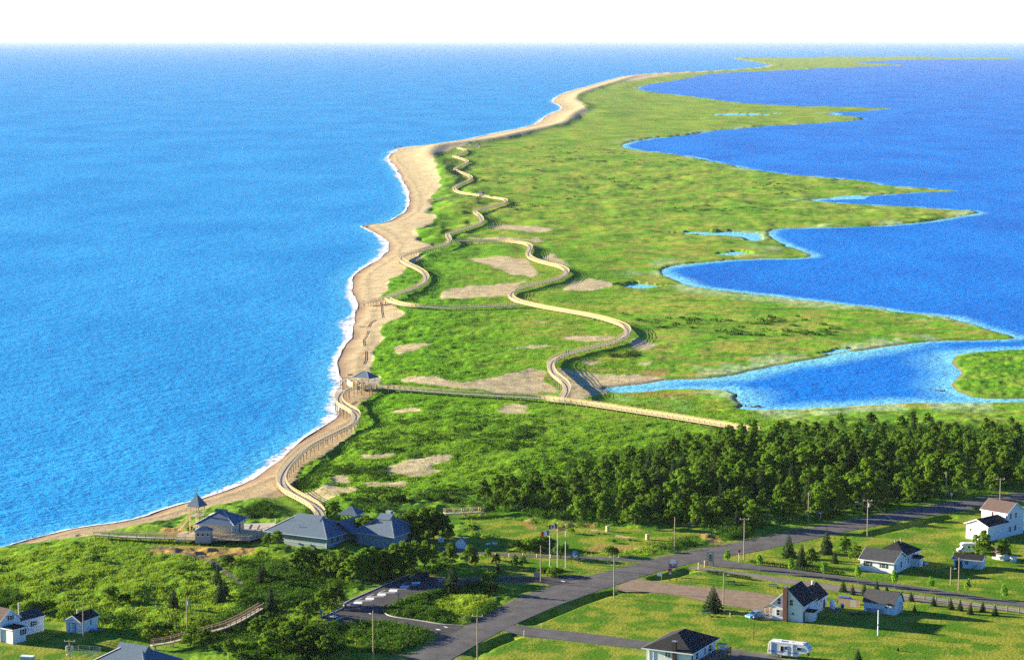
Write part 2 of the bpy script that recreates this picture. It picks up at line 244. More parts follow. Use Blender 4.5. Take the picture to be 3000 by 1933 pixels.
pE2 = deckpath([('Z8', [(160, 738), (240, 724), (345, 704)])], 2.0, 3.4, 2.0, 1)
pF = deckpath([('T4', [(20, 1325), (130, 1288), (400, 1275), (700, 1265), (1000, 1255), (1130, 1248)])], 2.2, 3.3, 3.0, 1)
pG = deckpath([('T4', [(680, 235), (850, 215), (1000, 207), (1260, 184)])], 3.0, 3.0, 4.0, 1)
pR = deckpath([('Z1', [(800, 470), (880, 478), (1000, 488), (1200, 497), (1500, 502), (1800, 508), (2000, 505), (2150, 488), (2320, 450)])], 4.9, 5.1, 1.5)
pR2 = deckpath([('N8', [(270, 118), (480, 112), (700, 100), (900, 90)])], 5.2, 5.0, 1.5, 1)
pR3 = deckpath([('Z1', [(1280, 1410), (1400, 1395), (1500, 1370), (1600, 1340), (1750, 1302), (1900, 1262), (2050, 1192), (2210, 1097)])], 5.0, 5.0, 1.5)
PATHS = [pA, pB, pC, pD, pE, pE2, pF, pG, pR, pR2, pR3]
wild = near * (1 - lawn) * (1 - paved_wide)
amp = 0.95 * (1 - near) * (1 - marsh * 0.62) * (1 - 0.85 * beach) + 0.95 * wild * (1 - 0.9 * beach) + 0.05 * lawn
amp = blur(amp * (1 - .82 * blur(sand, 3)), 3) * np.where(land, 1, 0) * sstep(0, 6, np.maximum(dd, 0)) * (1 - paved_wide)
f1 = 1 - sstep(1100, 1700, WY); f2 = sstep(1100, 1700, WY) * (1 - sstep(2200, 3200, WY)); f3 = sstep(2200, 3200, WY)
bump = f1 * (fbm(WX / 11, WY / 15, 5, 5) + 0.5 * fbm(WX / 2.6, WY / 4.0, 9, 3)) + f2 * 4.2 * fbm(WX / 22, WY / 44, 6, 4) + f3 * 6.5 * fbm(WX / 80, WY / 260, 7, 3)
HH = HB + np.where(HB > 0, amp * bump * 1.25, 0) - ditch * 1.25 * (1 - paved_wide * 0.6) - 0.03 * paved
PD = np.full((NR, NC), 99.0); PZ = np.full((NR, NC), 9.0)
for W in PATHS:
    st = 3 if W is pD else 2
    for a in W[::st]:
        px, py = proj(a[0], a[1], 0.0); mx = 12 * F / a[1]; my = 12 * 910000 / a[1] ** 2 * 0 + max(6, 14 * 910000.0 / a[1] ** 2)
        c0, c1 = np.searchsorted(gx, [px - mx, px + mx]); r0, r1 = np.searchsorted(gy, [py - my - 3, py + my + 3])
        D = np.hypot(WX[r0:r1, c0:c1] - a[0], WY[r0:r1, c0:c1] - a[1]); sub = PD[r0:r1, c0:c1]; m_ = D < sub; sub[m_] = D[m_]; PZ[r0:r1, c0:c1][m_] = a[2]
HH = np.where(land & (HB > 0.1), HH + (np.minimum(HH, PZ - 1.15) - HH) * (1 - sstep(4, 11, PD)), HH)
HH = np.where(land & (HB > 0.02), np.maximum(HH, np.minimum(HB, 0.12)), HH)
lx = np.interp
def height(X, Y):
    X = np.asarray(X, float); Y = np.asarray(Y, float)
    px, py = proj(X, Y, 0.0)
    c = np.clip(np.interp(px, gx, np.arange(NC)), 0, NC - 1.001); r = np.clip(np.interp(py, gy, np.arange(NR)), 0, NR - 1.001)
    c0 = c.astype(int); r0 = r.astype(int); u = c - c0; v = r - r0
    return (HH[r0, c0] * (1 - u) + HH[r0, c0 + 1] * u) * (1 - v) + (HH[r0 + 1, c0] * (1 - u) + HH[r0 + 1, c0 + 1] * u) * v
def lookup(A, X, Y):
    px, py = proj(np.asarray(X, float), np.asarray(Y, float), 0.0)
    return A[np.clip(np.rint(np.interp(py, gy, np.arange(NR))), 0, NR - 1).astype(int), np.clip(np.rint(np.interp(px, gx, np.arange(NC))), 0, NC - 1).astype(int)]
def GH(x, y):
    z = np.full(np.shape(x), 2.0)
    for _ in range(7):
        X, Y = G(x, y, z); z = 0.5 * z + 0.5 * np.maximum(height(X, Y), 0)
    X, Y = G(x, y, z); return X, Y, height(X, Y)
def gp(t, x, y):
    s = q(t, x, y); X, Y, Z = GH(np.array([s[0]]), np.array([s[1]])); return Vector((X[0], Y[0], Z[0]))
# ------------------------------------------------------------------ materials
MATS = {}
def nodes(name):
    m = bpy.data.materials.new(name); m.use_nodes = True; n = m.node_tree; b = n.nodes['Principled BSDF']; MATS[name] = m; return m, n, b
def mat(name, col, rough=0.7, var=0.12, scale=3.0, spec=0.3, metal=0.0, bump=0.0, stretch=None):
    m, n, b = nodes(name)
    tc = n.nodes.new('ShaderNodeTexCoord'); nz = n.nodes.new('ShaderNodeTexNoise'); nz.inputs['Scale'].default_value = scale; nz.inputs['Detail'].default_value = 4
    src = tc.outputs['Object']
    if stretch:
        mp = n.nodes.new('ShaderNodeMapping'); mp.inputs['Scale'].default_value = stretch; n.links.new(src, mp.inputs[0]); src = mp.outputs[0]
    n.links.new(src, nz.inputs['Vector'])
    rp = n.nodes.new('ShaderNodeMapRange'); rp.inputs[1].default_value = 0.3; rp.inputs[2].default_value = 0.7; rp.inputs[3].default_value = 1 - var; rp.inputs[4].default_value = 1 + var
    n.links.new(nz.outputs[0], rp.inputs[0])
    mx = n.nodes.new('ShaderNodeVectorMath'); mx.operation = 'SCALE'; mx.inputs[0].default_value = col[:3]; n.links.new(rp.outputs[0], mx.inputs['Scale'])
    n.links.new(mx.outputs[0], b.inputs['Base Color'])
    b.inputs['Roughness'].default_value = rough; b.inputs['Specular IOR Level'].default_value = spec; b.inputs['Metallic'].default_value = metal
    if bump:
        bp = n.nodes.new('ShaderNodeBump'); bp.inputs['Strength'].default_value = bump; bp.inputs['Distance'].default_value = 0.05; n.links.new(nz.outputs[0], bp.inputs['Height']); n.links.new(bp.outputs[0], b.inputs['Normal'])
    return m
class NB:
    def __init__(s, n): s.n = n
    def noise(s, scale, detail=4, vec=None, sc3=None, rough=0.55):
        z = s.n.nodes.new('ShaderNodeTexNoise'); z.inputs['Scale'].default_value = scale; z.inputs['Detail'].default_value = detail; z.inputs['Roughness'].default_value = rough
        g = s.n.nodes.new('ShaderNodeNewGeometry'); v = g.outputs['Position']
        if sc3:
            mp = s.n.nodes.new('ShaderNodeMapping'); mp.inputs['Scale'].default_value = sc3; s.n.links.new(v, mp.inputs[0]); v = mp.outputs[0]
        s.n.links.new(v, z.inputs['Vector']); return z.outputs[0]
    def rng(s, x, a, b, c=0.0, d=1.0):
        r = s.n.nodes.new('ShaderNodeMapRange'); r.interpolation_type = 'SMOOTHSTEP'
        for i, v in zip((1, 2, 3, 4), (a, b, c, d)): r.inputs[i].default_value = v
        s.n.links.new(x, r.inputs[0]); return r.outputs[0]
    def mix(s, f, a, b):
        m = s.n.nodes.new('ShaderNodeMix'); m.data_type = 'RGBA'
        for sock, v in ((m.inputs[0], f), (m.inputs[6], a), (m.inputs[7], b)):
            if isinstance(v, (float, int)): sock.default_value = v
            elif isinstance(v, tuple): sock.default_value = (v[0], v[1], v[2], 1)
            else: s.n.links.new(v, sock)
        return m.outputs[2]
    def math(s, op, a, b=None):
        m = s.n.nodes.new('ShaderNodeMath'); m.operation = op
        for sock, v in ((m.inputs[0], a), (m.inputs[1], b)):
            if v is None: continue
            if isinstance(v, (float, int)): sock.default_value = v
            else: s.n.links.new(v, sock)
        return m.outputs[0]
    def attr(s, name):
        a = s.n.nodes.new('ShaderNodeAttribute'); a.attribute_name = name; return a.outputs['Fac']
    def bump(s, h, strength, dist, b, normal=None):
        bp = s.n.nodes.new('ShaderNodeBump'); bp.inputs['Strength'].default_value = strength; bp.inputs['Distance'].default_value = dist; s.n.links.new(h, bp.inputs['Height'])
        if normal is not None: s.n.links.new(normal, bp.inputs['Normal'])
        if b is not None: s.n.links.new(bp.outputs[0], b.inputs['Normal'])
        return bp.outputs[0]
def ground_material():
    m, n, b = nodes('ground'); k = NB(n)
    fine = k.noise(1.3, 5); mid = k.noise(0.16, 5); big = k.noise(0.03, 4); streak = k.noise(0.075, 6, sc3=(0.8, 1.2, 1), rough=.68); grain = k.noise(4.0, 4)
    g1 = k.mix(k.rng(mid, .35, .68), (.058, .225, .004), (.205, .480, .012)); g = k.mix(k.rng(fine, .38, .66), k.mix(.45, g1, (.024, .105, .004)), g1)
    g = k.mix(k.math('MULTIPLY', k.rng(big, .52, .7), 0.55), g, (.24, .38, .02))
    marshc = k.mix(k.rng(streak, .45, .57), (.165, .400, .012), (.400, .345, .065)); marshc = k.mix(k.math('MULTIPLY', k.rng(fine, .5, .75), 0.6), marshc, (.065, .12, .018)); 
    zone = k.noise(.018, 5, sc3=(.8, .6, 1), rough=.6)
    marshc = k.mix(k.math('MULTIPLY', k.rng(zone, .50, .62), .7), marshc, (.085, .25, .008)); marshc = k.mix(k.math('MULTIPLY', k.rng(zone, .46, .36), .75), marshc, (.40, .40, .05))
    band = k.noise(.045, 6, sc3=(.9, 1.2, 1), rough=.66); marshc = k.mix(k.math('MULTIPLY', k.rng(band, .53, .60), .72), marshc, (.050, .185, .006))
    c = k.mix(k.math('MULTIPLY', k.attr('marsh'), 0.9), g, marshc)
    lawnc = k.mix(k.rng(mid, .42, .60), (.082, .200, .006), (.275, .295, .030)); lawnc = k.mix(k.math('MULTIPLY', k.rng(grain, .42, .7), .5), lawnc, (.065, .115, .016))
    c = k.mix(k.math('MULTIPLY', k.attr('rough'), .6), c, k.mix(k.rng(mid, .35, .65), (.055, .145, .008), (.19, .255, .025)))
    clump = k.noise(.13, 5, sc3=(.8, 1.1, 1), rough=.62); c = k.mix(k.math('MULTIPLY', k.rng(clump, .54, .64), .52), c, (.030, .125, .004))
    c = k.mix(k.attr('lawn'), c, lawnc)
    dryc = k.mix(k.rng(fine, .35, .65), (.30, .21, .06), (.42, .24, .085))
    c = k.mix(k.math('MULTIPLY', k.attr('dry'), k.rng(mid, .25, .5, .45, .95)), c, dryc)
    sandc = k.mix(k.rng(mid, .35, .65), (.46, .355, .195), (.62, .50, .295)); sandc = k.mix(k.math('MULTIPLY', k.rng(fine, .5, .75), .4), sandc, (.34, .25, .15))
    sf = k.rng(k.math('ADD', k.attr('sand'), k.math('MULTIPLY', k.math('SUBTRACT', fine, .5), 1.5)), .34, .70)
    sandc = k.mix(k.math('MULTIPLY', k.attr('shaded_shingle'), k.rng(k.noise(.5, 6, rough=.7), .3, .6, .35, 1.0)), sandc, k.mix(k.rng(grain, .35, .65), (.17, .128, .082), (.37, .285, .18)))  # near beach: coarse shingle, with the bank's shade darkened into its colour
    c = k.mix(sf, c, sandc)
    c = k.mix(k.math('MULTIPLY', k.attr('saltpan'), k.rng(mid, .35, .6, .2, .8)), c, (.42, .52, .30))
    c = k.mix(k.math('MULTIPLY', k.attr('dirt'), .85), c, (.13, .10, .085))
    c = k.mix(k.math('MULTIPLY', k.attr('verge'), .65), c, k.mix(fine, (.20, .19, .05), (.26, .20, .10)))
    c = k.mix(k.math('MULTIPLY', k.attr('wrack'), k.rng(k.noise(1.1, 5, rough=.7), .46, .60, 0, .8)), c, (.10, .07, .045))
    c = k.mix(k.math('MULTIPLY', k.attr('wet'), .8), c, k.mix(k.rng(mid, .4, .6), (.30, .17, .135), (.20, .125, .085)))
    n.links.new(c, b.inputs['Base Color']); b.inputs['Roughness'].default_value = .95; b.inputs['Specular IOR Level'].default_value = .05
    hb = k.math('ADD', k.math('MULTIPLY', fine, 1.0), k.math('MULTIPLY', grain, .5)); k.bump(hb, .55, .35, b)
    return m
GROUND = ground_material()
def water_material(name, deep, mid_c, shallow, foam=False, wave=1.0, shw=16.0):
    m, n, b = nodes(name); k = NB(n)
    w1 = k.noise(.11, 5, sc3=(1.0, 1.0, 1.0), rough=.62); w2 = k.noise(.55, 4, sc3=(.7, 1.2, 1), rough=.6); gust = k.noise(.010, 5, sc3=(1.2, .5, 1), rough=.65)
    c = k.mix(k.rng(gust, .30, .70), deep, mid_c)
    sh = k.attr('shore'); f = k.rng(k.math('ADD', sh, k.math('MULTIPLY', k.math('SUBTRACT', w1, .5), 10.0)), 0.0, 1.0)
    c = k.mix(k.rng(k.math('ADD', sh, k.math('MULTIPLY', k.math('SUBTRACT', gust, .5), 22.0)), 0.0, shw, .85, 0.0), c, shallow)
    n.links.new(c, b.inputs['Base Color']); b.inputs['Roughness'].default_value = .3; b.inputs['IOR'].default_value = 1.33; b.inputs['Specular IOR Level'].default_value = .03
    h = k.math('ADD', w1, k.math('MULTIPLY', w2, .62)); k.bump(h, 1.0, 1.5 * wave, b)
    return m
SEA = water_material('sea_water', (.008, .250, .62), (.026, .345, .74), (.07, .44, .74))
BAY = water_material('bay_water', (.000, .140, .60), (.002, .225, .76), (.24, .70, .78), wave=.9, shw=11.0)
def leaf_material(name, ca, cb, trans=.35):
    m, n, b = nodes(name); k = NB(n)
    oi = n.nodes.new('ShaderNodeObjectInfo'); nz = k.noise(.9, 3); n2 = k.noise(.12, 2)
    f = k.math('ADD', k.math('MULTIPLY', nz, .6), k.math('ADD', k.math('MULTIPLY', oi.outputs['Random'], .35), k.math('MULTIPLY', n2, .3)))
    c = k.mix(k.rng(f, .25, .95), ca, cb); n.links.new(c, b.inputs['Base Color']); b.inputs['Roughness'].default_value = .7; b.inputs['Specular IOR Level'].default_value = .12
    tr = n.nodes.new('ShaderNodeBsdfTranslucent'); n.links.new(k.mix(.35, c, (cb[0] * 1.6, cb[1] * 1.25, cb[2])), tr.inputs[0])
    ms = n.nodes.new('ShaderNodeMixShader'); ms.inputs[0].default_value = trans; n.links.new(b.outputs[0], ms.inputs[1]); n.links.new(tr.outputs[0], ms.inputs[2]); n.links.new(ms.outputs[0], n.nodes['Material Output'].inputs[0])
    return m
LEAF = leaf_material('leaf', (.020, .075, .004), (.150, .290, .014), .40); LEAFY = leaf_material('leaf_young', (.12, .30, .02), (.20, .40, .03), .45); NEEDLE = leaf_material('needle', (.018, .048, .014), (.042, .085, .020), .15)
SHRUB = leaf_material('shrub_leaf', (.010, .050, .003), (.058, .155, .006), .32); GRASS = leaf_material('grass_blade', (.065, .200, .004), (.200, .390, .014), .45)
mat('bark', (.13, .10, .075), .9, .3, 6); mat('pole_wood', (.36, .29, .20), .85, .18, 2.5, stretch=(8, 8, .5)); mat('timber', (.70, .53, .27), .8, .16, 2.0); mat('deck_wood', (.47, .41, .31), .85, .2, 3.0); mat('deck_dark', (.16, .125, .09), .9, .2, 3)
mat('white_wall', (.76, .78, .76), .6, .04, 1.2); mat('white_trim', (.82, .83, .82), .5, .03, 2); mat('cream_wall', (.62, .55, .40), .7, .05, 2); mat('roof_black', (.028, .028, .032), .9, .25, 2.5, spec=.15); mat('roof_charcoal', (.060, .062, .070), .9, .22, 2.5, spec=.15); mat('roof_brown', (.125, .085, .08), .9, .18, 2.5, spec=.15)
mat('roof_slate', (.105, .150, .205), .85, .14, 2.2, spec=.2); mat('ridge_cap', (.52, .50, .45), .7, .06, 2); mat('grey_wall', (.30, .34, .35), .75, .07, 2); mat('teal_trim', (.40, .52, .54), .6, .05, 2); mat('glass', (.018, .022, .03), .08, .2, 2, spec=.6); mat('shutter', (.02, .022, .03), .6, .1, 4); mat('brick', (.17, .075, .06), .9, .22, 9); mat('brick_dark', (.05, .032, .03), .9, .2, 8); mat('chimney_metal', (.62, .58, .52), .5, .1, 6)
mat('asphalt', (.058, .054, .058), .9, .25, .4, spec=.2, bump=.2, stretch=(1, 1, 1)); mat('asphalt_pale', (.090, .084, .086), .92, .28, .3, bump=.2); mat('gravel_red', (.235, .165, .11), .95, .2, .6, bump=.4); mat('dirt_track', (.19, .155, .135), .95, .2, .6, bump=.4); mat('paint_white', (.78, .79, .78), .7, .1, 6); mat('kerb', (.42, .41, .38), .85, .1, 4)
mat('metal_grey', (.45, .46, .46), .4, .08, 4, metal=.6); mat('dark_metal', (.05, .05, .055), .5, .1, 4); mat('sign_blue', (.08, .22, .55), .5, .05, 4); mat('sign_green', (.03, .11, .06), .6, .1, 4); mat('sign_beige', (.50, .42, .28), .7, .08, 4); mat('sign_red', (.55, .05, .06), .5, .08, 5); mat('flag_red', (.62, .04, .035), .7, .05, 3); mat('flag_white', (.80, .78, .74), .7, .04, 3); mat('flag_blue', (.04, .08, .42), .7, .05, 3); mat('flag_yellow', (.75, .48, .05), .7, .05, 3)
mat('car_blue', (.05, .16, .42), .25, .05, 2, spec=.6); mat('car_paleblue', (.12, .32, .55), .25, .05, 2, spec=.6); mat('car_dark', (.015, .03, .035), .22, .05, 2, spec=.6); mat('van_white', (.78, .76, .70), .35, .04, 2, spec=.5); mat('tyre', (.02, .02, .02), .8, .1, 5); mat('rim', (.5, .5, .5), .35, .05, 5, metal=.5); mat('lamp_glass', (.75, .72, .65), .2, .05, 4); mat('tail_red', (.4, .02, .02), .3, .05, 4); mat('stripe_blue', (.10, .16, .42), .5, .05, 3)
mat('fence_orange', (.62, .13, .06), .7, .15, 1.5); mat('fence_wood', (.30, .20, .13), .85, .2, 3); mat('green_paint', (.04, .15, .10), .6, .1, 4); mat('plastic_teal', (.05, .30, .30), .5, .08, 3); mat('bin_blue', (.06, .10, .35), .5, .08, 3); mat('drift_wood', (.42, .36, .29), .9, .2, 4); mat('grey_board', (.32, .30, .27), .85, .2, 4); mat('stone_dark', (.12, .085, .085), .9, .25, 3); mat('flower_pink', (.55, .25, .22), .8, .2, 6); mat('orange_stake', (.65, .33, .06), .7, .1, 4)
# ------------------------------------------------------------------ mesh helpers
COL = sc.collection
class MB:
    def __init__(s): s.v = []; s.f = []
    def add(s, vs_, fs):
        o = len(s.v); s.v += [tuple(v) for v in vs_]; s.f += [tuple(i + o for i in f) for f in fs]; return s
    def box(s, cx, cy, cz, sx, sy, sz, rz=0.0):
        c, n = math.cos(rz), math.sin(rz); P = []
        for dz in (-.5, .5):
            for dx, dy in ((-.5, -.5), (.5, -.5), (.5, .5), (-.5, .5)):
                x, y = dx * sx, dy * sy; P.append((cx + x * c - y * n, cy + x * n + y * c, cz + dz * sz))
        return s.add(P, [(3, 2, 1, 0), (4, 5, 6, 7), (0, 1, 5, 4), (1, 2, 6, 5), (2, 3, 7, 6), (3, 0, 4, 7)])
    def b2(s, x0, x1, y0, y1, z0, z1): return s.box((x0 + x1) / 2, (y0 + y1) / 2, (z0 + z1) / 2, x1 - x0, y1 - y0, z1 - z0)
    def bar(s, p, r, wd, ht):
        p = Vector(p); r = Vector(r); d = (r - p); L = d.length
        if L < 1e-6: return s
        d /= L; up = Vector((0, 0, 1)) if abs(d.z) < .95 else Vector((1, 0, 0)); sd = d.cross(up).normalized(); up = sd.cross(d)
        P = [b + sd * (a * wd / 2) + up * (c * ht / 2) for b in (p, r) for a, c in ((-1, -1), (1, -1), (1, 1), (-1, 1))]
        return s.add(P, [(0, 1, 2, 3), (7, 6, 5, 4), (0, 4, 5, 1), (1, 5, 6, 2), (2, 6, 7, 3), (3, 7, 4, 0)])
    def cyl(s, p, r, r0, r1=None, n=8):
        r1 = r0 if r1 is None else r1; p = Vector(p); r = Vector(r); d = (r - p).normalized()
        a = d.orthogonal().normalized(); b = d.cross(a); P = []
        for c, rad in ((p, r0), (r, r1)):
            for i in range(n): t = 2 * math.pi * i / n; P.append(c + a * (rad * math.cos(t)) + b * (rad * math.sin(t)))
        return s.add(P, [(i, (i + 1) % n, n + (i + 1) % n, n + i) for i in range(n)] + [tuple(range(n))[::-1], tuple(range(n, 2 * n))])
    def px(s, prof, x0, x1):
        n = len(prof); return s.add([(x0, y, z) for y, z in prof] + [(x1, y, z) for y, z in prof], [(i, (i + 1) % n, n + (i + 1) % n, n + i) for i in range(n)] + [tuple(range(n))[::-1], tuple(range(n, 2 * n))])
    def py(s, prof, y0, y1):
        n = len(prof); return s.add([(x, y0, z) for x, z in prof] + [(x, y1, z) for x, z in prof], [(i, (i + 1) % n, n + (i + 1) % n, n + i) for i in range(n)] + [tuple(range(n))[::-1], tuple(range(n, 2 * n))])
    def ball(s, c, r, sz=1.0, n=8):
        P = [(c[0], c[1], c[2] + r * sz)]; Fc = []
        m = n // 2
        for i in range(1, m):
            t = math.pi * i / m
            for j in range(n): u = 2 * math.pi * j / n; P.append((c[0] + r * math.sin(t) * math.cos(u), c[1] + r * math.sin(t) * math.sin(u), c[2] + r * sz * math.cos(t)))
        P.append((c[0], c[1], c[2] - r * sz)); e = len(P) - 1
        for j in range(n):
            Fc.append((0, 1 + j, 1 + (j + 1) % n)); b = 1 + (m - 2) * n; Fc.append((e, b + (j + 1) % n, b + j))
            for i in range(m - 2): a = 1 + i * n; Fc.append((a + j, a + n + j, a + n + (j + 1) % n, a + (j + 1) % n))
        return s.add(P, Fc)
    def sweep(s, path, lat, dz, wd, ht):
        n = len(path); P = []
        for i in range(n):
            a = path[max(0, i - 1)]; b = path[min(n - 1, i + 1)]; d = Vector((b[0] - a[0], b[1] - a[1], 0)).normalized(); sd = Vector((d.y, -d.x, 0)); c = Vector(path[i])
            for u, v in ((-.5, -.5), (.5, -.5), (.5, .5), (-.5, .5)): P.append(c + sd * (lat + u * wd) + Vector((0, 0, dz + v * ht)))
        Fc = [(0, 1, 2, 3), (4 * n - 1, 4 * n - 2, 4 * n - 3, 4 * n - 4)]
        for i in range(n - 1):
            for j in range(4): a = 4 * i + j; b = 4 * i + (j + 1) % 4; Fc.append((a, a + 4, b + 4, b))
        return s.add(P, Fc)
    def mesh(s, name):
        me = bpy.data.meshes.new(name); me.from_pydata(s.v, [], s.f); me.update()
        bm = bmesh.new(); bm.from_mesh(me); bmesh.ops.recalc_face_normals(bm, faces=bm.faces); bm.to_mesh(me); bm.free(); return me
    def build(s, name, m, parent=None, smooth=False):
        me = s.mesh(name); me.materials.append(MATS[m] if isinstance(m, str) else m)
        if smooth: me.shade_smooth()
        return link(name, me, parent)
def link(name, me, parent=None, loc=None, rz=None):
    o = bpy.data.objects.new(name, me); COL.objects.link(o)
    if parent is not None: o.parent = parent
    if loc is not None: o.location = loc
    if rz is not None: o.rotation_euler = (0, 0, rz)
    return o
def tag(o, label=None, cat=None, group=None, kind=None):
    for k_, v in (('label', label), ('category', cat), ('group', group), ('kind', kind)):
        if v: o[k_] = v
    return o
def thing(name, label, cat, loc=(0, 0, 0), rz=0.0, group=None):
    o = bpy.data.objects.new(name, None); COL.objects.link(o); o.location = loc; o.rotation_euler = (0, 0, rz); o.empty_display_size = .2
    return tag(o, label, cat, group)
def raw_mesh(name, V, Fc, nper, m, smooth=False, attrs=None):
    V = np.asarray(V, np.float32).reshape(-1, 3); Fc = np.asarray(Fc, np.int32).reshape(-1, nper)
    me = bpy.data.meshes.new(name); me.vertices.add(len(V)); me.vertices.foreach_set('co', V.ravel())
    me.loops.add(Fc.size); me.loops.foreach_set('vertex_index', Fc.ravel()); me.polygons.add(len(Fc))
    me.polygons.foreach_set('loop_start', np.arange(0, Fc.size, nper, dtype=np.int32))
    try: me.polygons.foreach_set('loop_total', np.full(len(Fc), nper, np.int32))
    except Exception: pass
    if attrs:
        for k_, v in attrs.items():
            a = me.attributes.new(k_, 'FLOAT', 'POINT'); a.data.foreach_set('value', np.asarray(v, np.float32))
    if smooth: me.polygons.foreach_set('use_smooth', np.ones(len(Fc), bool))
    me.update(calc_edges=True); me.materials.append(m); return me
# ------------------------------------------------------------------ ground, beach, water
idx = np.arange(NR * NC).reshape(NR, NC)
quads = np.stack([idx[1:, :-1], idx[1:, 1:], idx[:-1, 1:], idx[:-1, :-1]], -1)
hmax = np.maximum(np.maximum(HH[1:, :-1], HH[1:, 1:]), np.maximum(HH[:-1, 1:], HH[:-1, :-1]))
keep = hmax > -0.45
bq = (beach[1:, :-1] + beach[1:, 1:] + beach[:-1, 1:] + beach[:-1, :-1]) > 2.0
bq |= (hmax < 0.3) & (DS[1:, :-1] < DB[1:, :-1])
VW = np.stack([WX, WY, HH], -1).reshape(-1, 3)
verge = np.clip(lane_edge * (1 - paved), 0, 1)
AT = {'sand': blur(sand, 4), 'lawn': lawn, 'dry': blur(dry, 2), 'marsh': marsh, 'dirt': dirt, 'rough': near * (1 - lawn), 'wrack': np.where(land & (DS < DB), np.exp(-((d_sea - 10 - 3 * fbm(WX / 30, WY / 30, 401, 2)) / 1.6) ** 2), 0), 'saltpan': np.where(land & (DB < DS) & (WY > 800), sstep(.02, .22, fbm(WX / 18, WY / 40, 301, 4)) * (1 - sstep(6, 34, d_bay)) * (1 - sand) * (1 - inside_isle), 0), 'shaded_shingle': blur(beach * (1 - sstep(760, 1050, WY)), 2), 'wet': np.clip(shore_wet, 0, 1), 'verge': verge}
def sub_ground(name, sel, kind='structure'):
    f = quads[sel].reshape(-1, 4); u, inv = np.unique(f, return_inverse=True)
    me = raw_mesh(name, VW[u], inv.reshape(-1, 4), 4, GROUND, True, {k_: v.reshape(-1)[u] for k_, v in AT.items()})
    return tag(link(name, me), kind=kind)
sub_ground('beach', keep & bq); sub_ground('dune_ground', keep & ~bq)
wy = np.concatenate([[112.0 + 910000 / 600000.0, 115, 117, 120, 124, 128, 133, 139, 146, 154], np.arange(163, 1720, 6), np.arange(1720, 2300, 30)])
wx_ = np.concatenate([[-60000, -30000, -15000, -8000, -4000, -2500], np.arange(-1500, -60, 60), np.arange(-60, 3060, 10), np.arange(3060, 4700, 60), [6000, 9000, 16000, 32000, 60000]])
A, B = np.meshgrid(wx_, wy); SX, SY = G(A, B); shp = A.shape
def up(Aq): 
    c = np.clip(np.rint(np.interp(A, gx, np.arange(NC))), 0, NC - 1).astype(int); r = np.clip(np.rint(np.interp(B, gy, np.arange(NR))), 0, NR - 1).astype(int); return Aq[r, c]
inl = up(np.where(land & (grow(POOL, 8) < .5) & (HB > 0.3) & (np.minimum(DS, DB) > 12 + WY * .004), 1, 0)) * (B > 160)
sh_s = np.where(B > 160, up(DS), 500); sh_b = np.where(B > 160, np.where(up(grow(POOL, 3)) > .5, 0.0, up(DB) * np.where(SY < 1010, .5, 1.0)), 500)
baysel = ((up(DB) < sh_s) | (up(grow(POOL, 3)) > .5)) & (B > 172)
sid = np.arange(shp[0] * shp[1]).reshape(shp); sq = np.stack([sid[1:, :-1], sid[1:, 1:], sid[:-1, 1:], sid[:-1, :-1]], -1)
dead = (inl[1:, :-1] + inl[1:, 1:] + inl[:-1, 1:] + inl[:-1, :-1]) > 3.5
isb = (baysel[1:, :-1] & baysel[:-1, 1:])
# the sea proper is everything left of the dune or beyond its tip
for nm, sel, m_, sh in (('sea', ~dead & ~isb, SEA, sh_s), ('bay', ~dead & isb, BAY, sh_b)):
    f = sq[sel].reshape(-1, 4); u, inv = np.unique(f, return_inverse=True)
    V = np.stack([SX, SY, np.zeros(shp)], -1).reshape(-1, 3)[u]
    tag(link(nm, raw_mesh(nm, V, inv.reshape(-1, 4), 4, m_, True, {'shore': sh.reshape(-1)[u]})), kind='structure')
# surf along the beach: a broken band of foam that lies on the water
def foam_material():
    m, n, b = nodes('foam'); k = NB(n)
    u = k.attr('across'); z = k.noise(.55, 5, sc3=(1, .6, 1)); z2 = k.noise(.10, 3)
    dens = k.math('ADD', k.math('MULTIPLY', k.rng(u, 0.0, 1.0, .78, -.30), 1.0), k.math('MULTIPLY', k.math('SUBTRACT', z2, .5), 1.2))
    a = k.rng(k.math('ADD', dens, k.math('MULTIPLY', k.math('SUBTRACT', z, .5), 1.6)), .36, .86)
    b.inputs['Base Color'].default_value = (.70, .74, .78, 1); b.inputs['Roughness'].default_value = .9
    tr = n.nodes.new('ShaderNodeBsdfTransparent'); ms = n.nodes.new('ShaderNodeMixShader'); n.links.new(a, ms.inputs[0]); n.links.new(tr.outputs[0], ms.inputs[1]); n.links.new(b.outputs[0], ms.inputs[2]); n.links.new(ms.outputs[0], n.nodes['Material Output'].inputs[0])
    return m
FOAM = foam_material()
cw = np.stack(G([p[0] for p in sea_coast], [p[1] for p in sea_coast]), 1)
segm = []; pos = cw[3:-8]
ss = np.concatenate([[0], np.cumsum(np.hypot(*np.diff(pos, axis=0).T))]); tt = []
x = 0.0
while x < ss[-1]:
    tt.append(x); x += max(1.0, np.interp(x, ss, pos[:, 1]) * .0025)
tt = np.array(tt); cx_ = np.interp(tt, ss, pos[:, 0]); cy_ = np.interp(tt, ss, pos[:, 1])
tx = np.gradient(cx_); ty = np.gradient(cy_); L = np.hypot(tx, ty) + 1e-9; nx_, ny_ = -ty / L, tx / L
wdt = np.clip((6 + 8 * fbm(tt / 45, tt * 0, 77, 3)) * np.interp(cy_, [480, 640, 740, 900, 1600, 3000], [.25, .45, .75, 1.0, 1.0, 1.6]), 1.6, 26)
V = []; AC = []
